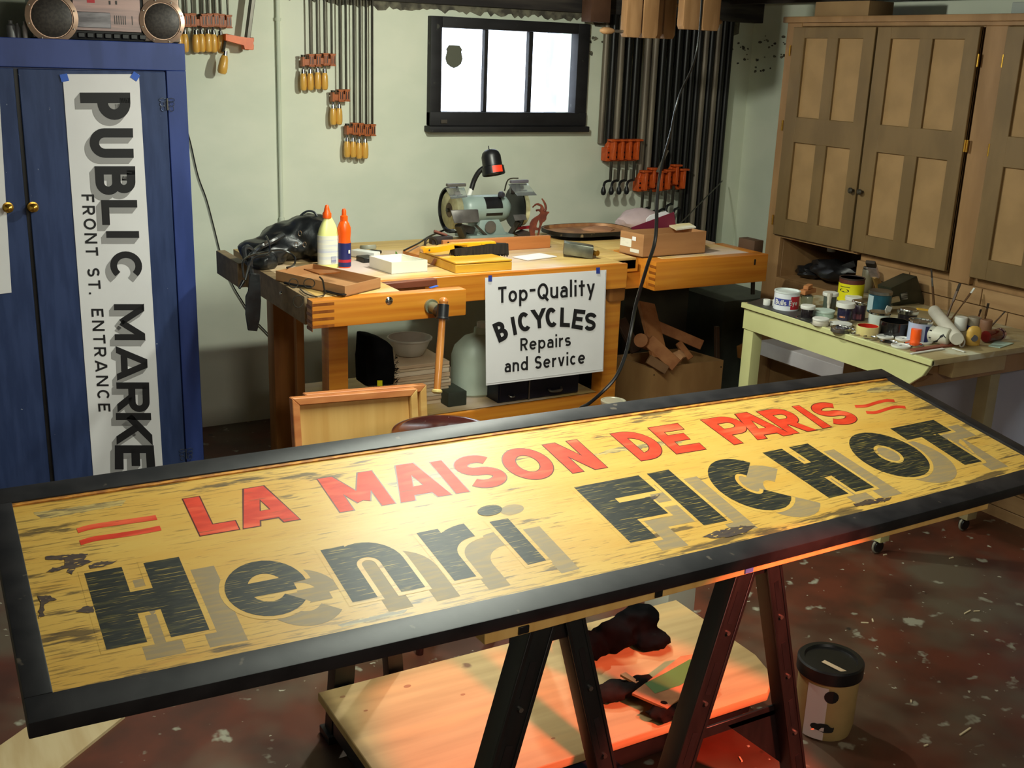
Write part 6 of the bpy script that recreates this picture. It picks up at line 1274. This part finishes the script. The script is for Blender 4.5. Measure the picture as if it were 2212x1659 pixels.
# ---- cans, jars, lids on the table
mat_ = single('sandpaper_strip', B().prism([Pz(1614, 655, ZTb+.001), Pz(1755, 700, ZTb+.001), Pz(1768, 684, ZTb+.001), Pz(1650, 645, ZTb+.001)], (0, 0, .003)), M('black_tape_strip', (44, 44, 42), (60, 60, 58), .5), 'black strip of sandpaper lying along the table left edge', 'strip')
def TB(px, py, z=ZTb+.001): return Pz(px, py, z)
def zat(P, px, py): return Py(px, py, P.y).z
def wpx(P, a, b_): return rad(b_-a, P)
def can(name, lab, x0_, x1_, ytop, ybase, parts_, cat='can', z0=None, grp=None):
    """upright vessel seen from x0..x1; ybase is the picture row of the centre of its base"""
    P = Pz((x0_+x1_)/2, ybase, (z0 or ZTb)+.001); r = wpx(P, x0_, x1_); h = max(zat(P, (x0_+x1_)/2, ytop+ (x1_-x0_)*.12)-P.z, .008)
    t = thing(name, lab, cat, P, group=grp)
    for nm, mt, a, b_, k in parts_:
        R = r*k
        if nm in ('rim',): bb_ = B().prof(P, (0, 0, 1), [(R*.97, h*a), (R, h*a+.001), (R, h*b_), (R*.90, h*b_), (R*.88, h*a+.002)], 32, True, True)
        elif nm in ('inside',): bb_ = B().prof(P+V((0, 0, h*a)), (0, 0, 1), [(R, 0), (R, h*(b_-a))], 28)
        else: bb_ = B().prof(P, (0, 0, 1), [(R*.97, h*a), (R, h*a+.0012), (R, h*b_-.0012), (R*.97, h*b_)], 32)
        part(nm, bb_, mt, t)
    return t, P, r, h
def hollow(name, lab, x0_, x1_, ytop, ybase, mat, inner, cat='tin', z0=None):
    P = Pz((x0_+x1_)/2, ybase, (z0 or ZTb)+.001); r = wpx(P, x0_, x1_); h = zat(P, (x0_+x1_)/2, ytop+(x1_-x0_)*.12)-P.z; t = thing(name, lab, cat, P)
    part('tin_wall', B().prof(P, (0, 0, 1), [(r*.96, 0), (r, .002), (r, h), (r*.94, h), (r*.93, h*.45)], 32, True, False), mat, t)
    part('paint_inside', B().prof(P, (0, 0, 1), [(r*.935, h*.98), (r*.93, h*.42), (.001, h*.42)], 32, False, False), inner, t); return t, P, r, h
t, P, r, h = can('paint_can', 'white blue and red primer can with Bulls Eye lettering at the table rear left', 1670, 1724, 622, 668, [('can_body', M('can_white', (226, 230, 236), None, .35), 0, .95, 1), ('rim', M('white_rim', (214, 222, 220), None, .3), .93, 1.03, 1.03)])
f0 = math.atan2((CAM-P).y, (CAM-P).x)
def wrap(P, r, a0, a1, z0, z1, n=10): 
    return B().add([V((P.x+r*math.cos(f0+a), P.y+r*math.sin(f0+a), z)) for z in (z0, z1) for a in [a0+(a1-a0)*i/n for i in range(n+1)]], [(i, i+1, i+n+2, i+n+1) for i in range(n)])
part('red_label', wrap(P, r*1.004, .35, 1.35, P.z+.008, P.z+h*.80), red_l, t)
part('blue_band', wrap(P, r*1.004, -1.1, .45, P.z+h*.30, P.z+h*.66), M('blue_print', (60, 70, 150), (220, 224, 236), .4, scale=(60, 60, 4), thr=(.62, .66)), t)
b = B(); xx = 0; txt = 'Bulls Eye'; HH = h*.27; z0_ = P.z+h*.34; mp_ = {'B': 'B', 'u': 'u', 'l': 'l', 's': 's', 'E': 'E', 'y': 'y', 'e': 'e'}
for c in txt:
    if c == ' ': xx += .35; continue
    s_ = 1 if c.isupper() else .68; wv = WID[c]
    for Pg in glyph(c, wv, .2 if c.isupper() else .26):
        b.face([V((P.x+r*1.02*math.cos(f0-.95+(xx+x*s_)*HH/r), P.y+r*1.02*math.sin(f0-.95+(xx+x*s_)*HH/r), z0_+y*s_*HH)) for x, y in Pg])
    xx += wv*s_+.10
part('brand_lettering', b, white_pl, t)
can('small_cup', 'tiny white cup at the table left edge beside the primer can', 1648, 1663, 645, 660, [('cup_body', white_pl, 0, 1, 1)], 'cup')
t, P, r, h = can('small_cup', 'tiny white cup with black tick mark in front of the primer can', 1668, 1682, 646, 662, [('cup_body', white_pl, 0, 1, 1)], 'cup')
part('tick_mark', B().bar(P+(CAM-P).normalized()*(r*1.02)+V((0, 0, h*.25)), P+(CAM-P).normalized()*(r*1.02)+V((.008, 0, h*.75)), .0012, .0012), black_m, t)
t, P, r, h = can('glass_jar', 'glass jar with wood blocks lying across its top behind the primer can', 1728, 1754, 634, 664, [('jar_body', jarglass, 0, .92, 1), ('jar_shoulder', jarglass, .92, 1, .85)], 'jar')
single('wood_block', B().bar(P+V((-.03, 0, h+.010)), P+V((.045, .02, h+.012)), .03, .016), wood_scrap, 'short wood block lying on the glass jar, lower of two', 'block', bev=.001)
single('wood_block', B().bar(P+V((-.012, .0, h+.027)), P+V((.03, .02, h+.029)), .02, .014), wood_scrap, 'short wood block lying on the other block, upper of two', 'block', bev=.001)
dkj = M('dark_paint_jar', (26, 22, 26), (38, 30, 34), .25)
can('paint_jar', 'dark paint jar with white lid in front of the glass jar', 1728, 1758, 656, 686, [('jar_body', dkj, 0, .72, .9), ('white_lid', white_pl, .72, 1, 1.05)], 'jar')
t, P, r, h = can('paint_jar', 'green-grey paint jar with a pale drip running from its white lid', 1775, 1806, 628, 668, [('jar_body', M('dim_jar_grey', (70, 84, 76), (96, 92, 86), .3), 0, .82, .88), ('white_lid', white_pl, .80, 1, 1.08)], 'jar')
q0 = P+(CAM-P).normalized()*(r*1.1); part('paint_drip', B().tube([q0+V((-.004, 0, h*.95)), q0+V((-.004, 0, h*.6)), q0+V((-.005, -.002, h*.2)), q0+V((-.012, -.01, .002))], [.009, .008, .006, .004], 8), cream_pl, t)
can('plastic_tub', 'mint plastic tub with flat lid in the middle of the paint table', 1756, 1802, 664, 684, [('tub_body', mint, 0, .7, .95), ('tub_lid', M('mint_lid', (190, 208, 198), None, .5), .7, 1, 1)], 'tub')
can('plastic_tub', 'whitish shallow tub near the table left edge below the mint tub', 1754, 1790, 683, 702, [('tub_body', cream_pl, 0, .7, .95), ('tub_lid', white_pl, .7, 1, 1)], 'tub')
t, P, r, h = can('paint_can', 'bright yellow can with black oval logo and red-brown rim at the rear', 1808, 1862, 594, 652, [('can_body', M('brown_can', (96, 48, 36), None, .5), 0, 1, .985), ('yellow_label', yel_l, .06, .80, 1.0), ('inside', M('red_brown_inside', (130, 60, 46), None, .5), .985, 1.0, .9), ('rim', M('dark_rim', (60, 44, 38), None, .5), .96, 1.02, 1.01)])
f0 = math.atan2((CAM-P).y, (CAM-P).x)
b = B(); b.face([V((P.x+r*1.012*math.cos(f0-.55+.42*math.cos(a)), P.y+r*1.012*math.sin(f0-.55+.42*math.cos(a)), P.z+h*(.53+.07*math.sin(a)))) for a in [2*PI*i/20 for i in range(20)]]); part('oval_logo', b, black_m, t)
part('logo_bar', wrap(P, r*1.02, -.82, -.30, P.z+h*.505, P.z+h*.555, 6), yel_l, t)
part('label_line', wrap(P, r*1.012, -.95, -.10, P.z+h*.66, P.z+h*.69, 8), M('olive_print', (90, 84, 30), None, .6), t)
can('plastic_tub', 'small white-lidded pot squeezed in front of the yellow can', 1824, 1860, 636, 660, [('pot_body', white_pl, 0, .6, .9), ('pot_lid', white_pl, .6, 1, 1)], 'pot')
t, P, r, h = can('paint_jar', 'dark jar with silver lid and grey label behind the navy jar', 1836, 1868, 646, 690, [('jar_body', M('dark_plum_jar', (40, 28, 44), (52, 36, 52), .3), 0, .82, .95), ('silver_lid', chrome, .82, 1, 1)], 'jar')
f0 = math.atan2((CAM-P).y, (CAM-P).x); part('pink_label', wrap(P, r*.96, -.6, .5, P.z+h*.08, P.z+h*.35), M('pinkish_print', (150, 84, 92), (60, 36, 60), .5, scale=(80, 80, 20)), t)
can('lid_stack', 'white lid carrying the navy jar', 1792, 1840, 692, 704, [('lid', white_pl, 0, 1, 1)], 'lid')
zb_ = ZTb+.012
t, P, r, h = can('paint_jar', 'navy paint jar with thick white lid standing on a white lid', 1804, 1842, 649, 690, [('jar_body', M('navy_jar', (28, 26, 52), (36, 32, 60), .25), 0, .74, .82), ('white_lid', white_pl, .72, 1, 1.04)], 'jar', z0=zb_)
f0 = math.atan2((CAM-P).y, (CAM-P).x); part('red_print', wrap(P, r*.83, -.7, .1, P.z+h*.16, P.z+h*.26), M('orange_print', (200, 130, 90), (60, 40, 70), .5, scale=(120, 120, 10)), t)
can('tin_lid', 'silver-rimmed shallow tin near the table edge below the navy jar', 1794, 1838, 702, 716, [('tin_body', steel, 0, .8, 1), ('rim', chrome, .75, 1.05, 1.02)], 'tin')
t, P, r, h = can('paint_can', 'teal paint tin with silver lid and pale label side', 1872, 1922, 622, 674, [('can_body', tealg, 0, .84, .97), ('silver_lid', steel, .84, 1, 1)])
f0 = math.atan2((CAM-P).y, (CAM-P).x); part('pale_label', wrap(P, r*.985, -1.3, -.55, P.z+h*.1, P.z+h*.8), M('pale_blue_label', (170, 190, 196), None, .5), t)
can('paint_can', 'pale grey-white can with silver lid below the teal tin', 1874, 1920, 668, 702, [('can_body', M('pale_can', (196, 204, 198), (180, 190, 186), .45), 0, .84, .97), ('silver_lid', chrome, .84, 1, 1)])
hollow('black_tub', 'round glossy black tub in the middle front of the paint table', 1898, 1962, 686, 722, M('glossy_black', (16, 15, 16), (26, 24, 24), .22, coat=.4), M('black_paint', (12, 12, 12), None, .15), 'tub')
can('glass_jar', 'dark jar with domed shiny lid behind the black tub', 1936, 1980, 662, 700, [('jar_body', dkj, 0, .7, .9), ('silver_lid', chrome, .7, .92, 1), ('lid_dome', chrome, .9, 1, .8)], 'jar')
t, P, r, h = can('paint_can', 'light blue and white can with open silver rim beside the black tub', 1958, 2008, 686, 736, [('can_body', M('light_blue_can', (176, 188, 216), (166, 178, 208), .35), 0, .92, .97), ('rim', chrome, .90, 1, 1), ('inside', steel, .93, .96, .88)])
f0 = math.atan2((CAM-P).y, (CAM-P).x); part('navy_stripe', wrap(P, r*.985, .5, .9, P.z+.004, P.z+h*.8), navy, t)
can('orange_cap', 'bright orange plastic cap in front of the light blue can', 1965, 1987, 708, 741, [('cap_body', or_pl, 0, 1, 1)], 'cap')
hollow('cream_tin', 'cream tin with red paint inside near the table front edge', 1849, 1896, 698, 722, M('cream_tin_paint', (224, 210, 140), (212, 190, 130), .4), M('red_paint', (176, 40, 28), None, .25), 'tin')
random.seed(3)
def lid(lab, x0_, x1_, yc, mt, name, z=ZTb):
    P = Pz((x0_+x1_)/2, yc, z+.001); r = wpx(P, x0_, x1_); t = thing(name, lab, 'lid', P)
    part('lid_disc', B().prof(P, (0, 0, 1), [(r*.98, 0), (r, .001), (r, .006), (r*.9, .0065), (r*.86, .004), (.001, .004)] if mt is not chrome else [(r*.97, 0), (r, .001), (r, .004), (r*.88, .005), (r*.82, .002), (r*.5, .0025), (.001, .003)], 32), mt, t)
    if mt is not chrome: part('moulded_mark', B().bar(P+V((-r*.2, 0, .0048)), P+V((r*.25, r*.1, .0048)), .003, .001), M('grey_mark', (140, 140, 136), None, .6), t)
lid('silver tin lid nearest the left corner of the paint table', 1719, 1752, 688, chrome, 'tin_lid')
lid('silver tin lid second from the left along the table edge', 1750, 1782, 699, chrome, 'tin_lid')
lid('silver tin lid in front of the rimmed shallow tin', 1812, 1846, 713, chrome, 'tin_lid')
lid('dull tin lid left of the cream tin with red paint', 1832, 1862, 721, chrome, 'tin_lid')
lid('silver tin lid in front of the cream tin', 1862, 1898, 731, chrome, 'tin_lid')
lid('silver tin lid between the white lids on the table edge', 1900, 1940, 741, chrome, 'tin_lid')
lid('silver tin lid in front of the orange cap', 1953, 1993, 745, chrome, 'tin_lid')
lid('white plastic lid right of the cream tin', 1893, 1930, 729, white_pl, 'plastic_lid')
lid('white plastic lid in front of the black tub', 1934, 1968, 734, white_pl, 'plastic_lid')
lid('white plastic lid nearest the table front edge', 1925, 1966, 749, white_pl, 'plastic_lid')
lid('white plastic lid right of the orange cap', 1975, 2013, 740, white_pl, 'plastic_lid')
# lying bottles and rolls
def lying(name, lab, p0, p1, r0_, mt, cat, z0, extra=None, r1=None):
    a, b_ = Pz(*p0, z0), Pz(*p1, z0); t = thing(name, lab, cat, (a+b_)/2); L_ = (b_-a).length; r1 = r1 or r0_
    part('body', B().prof(a, b_-a, [(r0_*.8, 0), (r0_, .004), (r1, L_-.004), (r1*.9, L_)], 28), mt, t); return t, a, b_
t, a, b_ = lying('paper_roll', 'large cream paper tube leaning across the cans at the right', (2018, 672), (2068, 732), .022, cream_pl, 'tube', ZTb+.035)
part('wood_stick', B().bar(a+V((-.05, .035, .005)), a+V((.0, .01, .0)), .014, .006), yellowwood, t)
t, a, b_ = lying('paint_can', 'white can with black swoosh logo lying on its side at the right', (1998, 718), (2050, 728), .029, M('white_can_side', (218, 216, 200), None, .4), 'can', ZTb+.031)
ax_ = (b_-a).normalized(); cm = a.lerp(b_, .5); tg = (CAM-cm); tg = (tg-ax_*tg.dot(ax_)).normalized(); sd_ = ax_.cross(tg); L_ = (b_-a).length
def onc(u, ang, k=1.03): return a+ax_*(L_*u)+(tg*math.cos(math.radians(ang))+sd_*math.sin(math.radians(ang)))*.029*k
bb_ = B()
path = [(.40, -70), (.34, -20), (.36, 30), (.50, 62), (.66, 45), (.78, 10), (.90, -5), (1.0, 10)]
for i in range(len(path)-1):
    (u0, a0), (u1, a1) = path[i], path[i+1]; w0 = 9 if i < 6 else 4
    bb_.face([onc(u0, a0-w0), onc(u1, a1-w0), onc(u1, a1+w0), onc(u0, a0+w0)] if abs(u1-u0) > .05 and abs(a1-a0) < 45 else [onc(u0-.05, a0), onc(u1-.05, a1), onc(u1+.05, a1), onc(u0+.05, a0)])
part('black_logo', bb_, ink, t)
yb2 = thing('yellow_bottle', 'yellow oval bottle with dark round mark at the table right', 'bottle', TB(2100, 745))
P = TB(2100, 745); part('bottle_body', flat_bottle((P.x, P.y, P.z), .024, .014, [(.9, 0), (1, .004), (1, .045), (.8, .058), (.4, .064)], rot=-.4), M('dull_yellow_plastic', (214, 172, 84), (200, 156, 70), .45), yb2)
part('dark_disc', B().prof(P+(CAM-P).normalized()*.022+V((.006, 0, .022)), (CAM-P), [(.011, 0), (.011, .001)], 20), M('dark_disc_print', (44, 40, 44), None, .5), yb2)
t, a, b_ = lying('glass_bottle', 'dark red glass jar lying on its side at the far right of the table', (2128, 728), (2158, 722), .020, M('red_brown_glass', (110, 34, 30), None, .1, trans=.3), 'jar', ZTb+.021)
part('shiny_lid', B().cyl(b_, b_+(b_-a).normalized()*.012, .021), M('purple_chrome', (200, 186, 214), None, .15, 1), t)
rg_ = thing('tape_ring', 'white ring of tape standing beside the yellow bottle', 'tape', TB(2077, 750)); P = TB(2077, 750)
part('ring', B().tube([P+V((.012*math.cos(a_), 0, .015+.014*math.sin(a_))) for a_ in [2*PI*i/20 for i in range(21)]], .0025, 6, 0), white_pl, rg_)
single('red_brown_stick', B().bar(TB(1972, 757, ZTb+.004), TB(2065, 743, ZTb+.004), .022, .006), M('red_brown_wood', (140, 78, 58), (120, 64, 48), .6), 'flat red-brown stick along the table front edge', 'stick')
single('white_strip', B().bar(TB(1968, 764, ZTb+.003), TB(2038, 753, ZTb+.003), .010, .003), white_pl, 'narrow white strip beside the red-brown stick on the table edge', 'strip')
single('white_strip', B().bar(TB(2058, 752, ZTb+.003), TB(2084, 760, ZTb+.003), .008, .003), white_pl, 'short white strip near the yellow bottle on the paint table', 'strip')
single('paper_scrap', B().prism([TB(2135, 748), TB(2160, 752), TB(2190, 742), TB(2150, 738)], (0, 0, .002)), mint, 'mint paper scrap on the table right of the yellow bottle', 'paper')
single('masking_flag', B().prism([Py(x, y, TB(1925, 690).y-.03) for x, y in ((1911, 672), (1917, 660), (1928, 664), (1922, 676))], (.0, .002, 0)), white_pl, 'torn bit of masking tape sticking up by the pale grey can', 'tape')
# tall dark tin leaning with shiny cap
a, b_ = Py(1925, 650, 2.78), Py(1975, 605, 2.86)
ld = thing('solvent_tin', 'dark rectangular solvent tin tilted among the jars with shiny caps', 'tin', TB(1960, 676))
part('tin_body', B().prism([Py(x, y, 2.87) for x, y in ((1925, 622), (1981, 596), (1999, 655), (1990, 664), (1930, 672))], (0, .07, 0)), M('dark_green_tin_paint', (46, 50, 40), (60, 62, 50), .3, .4), ld, .004)
part('label', B().prism([Py(x, y, 2.867) for x, y in ((1946, 634), (1960, 631), (1961, 646), (1948, 648))], (0, .001, 0)), M('grey_white_print', (160, 160, 150), (70, 70, 66), .5, scale=(10, 10, 160), thr=(.45, .5)), ld)
part('shiny_cap', B().prism([Py(x, y, 2.82) for x, y in ((1921, 645), (1943, 639), (1946, 651), (1922, 657))], (0, .02, 0)), chrome, ld, .002)
# glass with brush behind
can('glass_jar', 'tall dusty glass jar at the rear of the paint table', 1858, 1884, 574, 630, [('jar_body', M('dusty_glass', (120, 112, 88), (100, 94, 76), .35), 0, .9, 1), ('jar_rim', steel, .9, 1, .9)], 'jar')
def brush(lab, base, tip, Yd0, Yd1, hm, fer, bristle, fl=.3, r=.005, bw=.02):
    a, b_ = Py(*base, Yd0*1.055), Py(*tip, Yd1*1.025); d = b_-a; t = thing('paint_brush', lab, 'brush', a)
    part('brush_handle', B().prof(a, d, [(r*.7, 0), (r, d.length*.2), (r*.8, d.length*.62)], 10), hm, t)
    part('ferrule', B().bar(a+d*.60, a+d*(1-fl*.55), bw, bw*.45), fer, t, .001)
    part('bristles', B().bar(a+d*(1-fl*.55), b_, bw*1.05, bw*.4), bristle, t, .001)
hw = M('pale_brush_handle', (196, 160, 96), (180, 142, 82), .5); dh_ = M('dark_brush_handle', (96, 66, 38), (80, 54, 32), .5); bd = M('dark_brush_hair', (64, 52, 42), (44, 36, 30), .8)
brush('wide brush with bright ferrule standing in the teal tin', (1906, 640), (1880, 566), 2.95, 2.90, hw, M('bright_pink_chrome', (226, 214, 228), (196, 186, 200), .3, .3, scale=(60, 60, 60)), bd, .22, .016, .034)
def zq(p): return p
brush('brush with grey ferrule standing upright near the cabinet face', (2018, 672), (2012, 582), 2.62, 2.72, dh_, steel, bd, .35, .005, .016)
brush('short dark brush standing behind the solvent tin', (1980, 650), (1978, 576), 2.86, 2.90, dh_, dh_, bd, .3, .005, .012)
brush('slender dark brush leaning to the right behind the paper tube', (2035, 712), (2074, 612), 2.50, 2.58, dh_, dh_, bd, .3, .0045, .01)
brush('slender brush with pale tip leaning further right', (2044, 705), (2105, 622), 2.48, 2.56, dh_, dh_, white_pl, .25, .003, .008)
brush('thin brown brush with short handle at the far right cup', (2120, 722), (2135, 655), 2.34, 2.36, dh_, dh_, bd, .3, .0035, .008)
brush('thin brush leaning right in the far right cup', (2125, 722), (2172, 672), 2.33, 2.36, dh_, dh_, bd, .3, .0035, .008)
brush('reddish slim handle standing in the blue-banded cup', (2108, 705), (2119, 668), 2.38, 2.40, red_l, dh_, bd, .3, .0035, .007)
can('plastic_cup', 'white plastic cup standing behind the paper tube', 2060, 2086, 682, 712, [('cup_body', white_pl, 0, 1, 1)], 'cup')
can('plastic_cup', 'clear cup with blue band holding slim brushes', 2088, 2116, 682, 712, [('cup_body', M('dim_clear_cup', (140, 128, 108), (128, 116, 98), .4), 0, 1, .98), ('blue_band', navy, .05, .35, 1)], 'cup')
can('plastic_cup', 'brownish cup holding slim brushes at the far right', 2114, 2140, 688, 718, [('cup_body', M('dim_tan_cup', (136, 96, 70), (120, 84, 62), .5), 0, 1, .98)], 'cup')
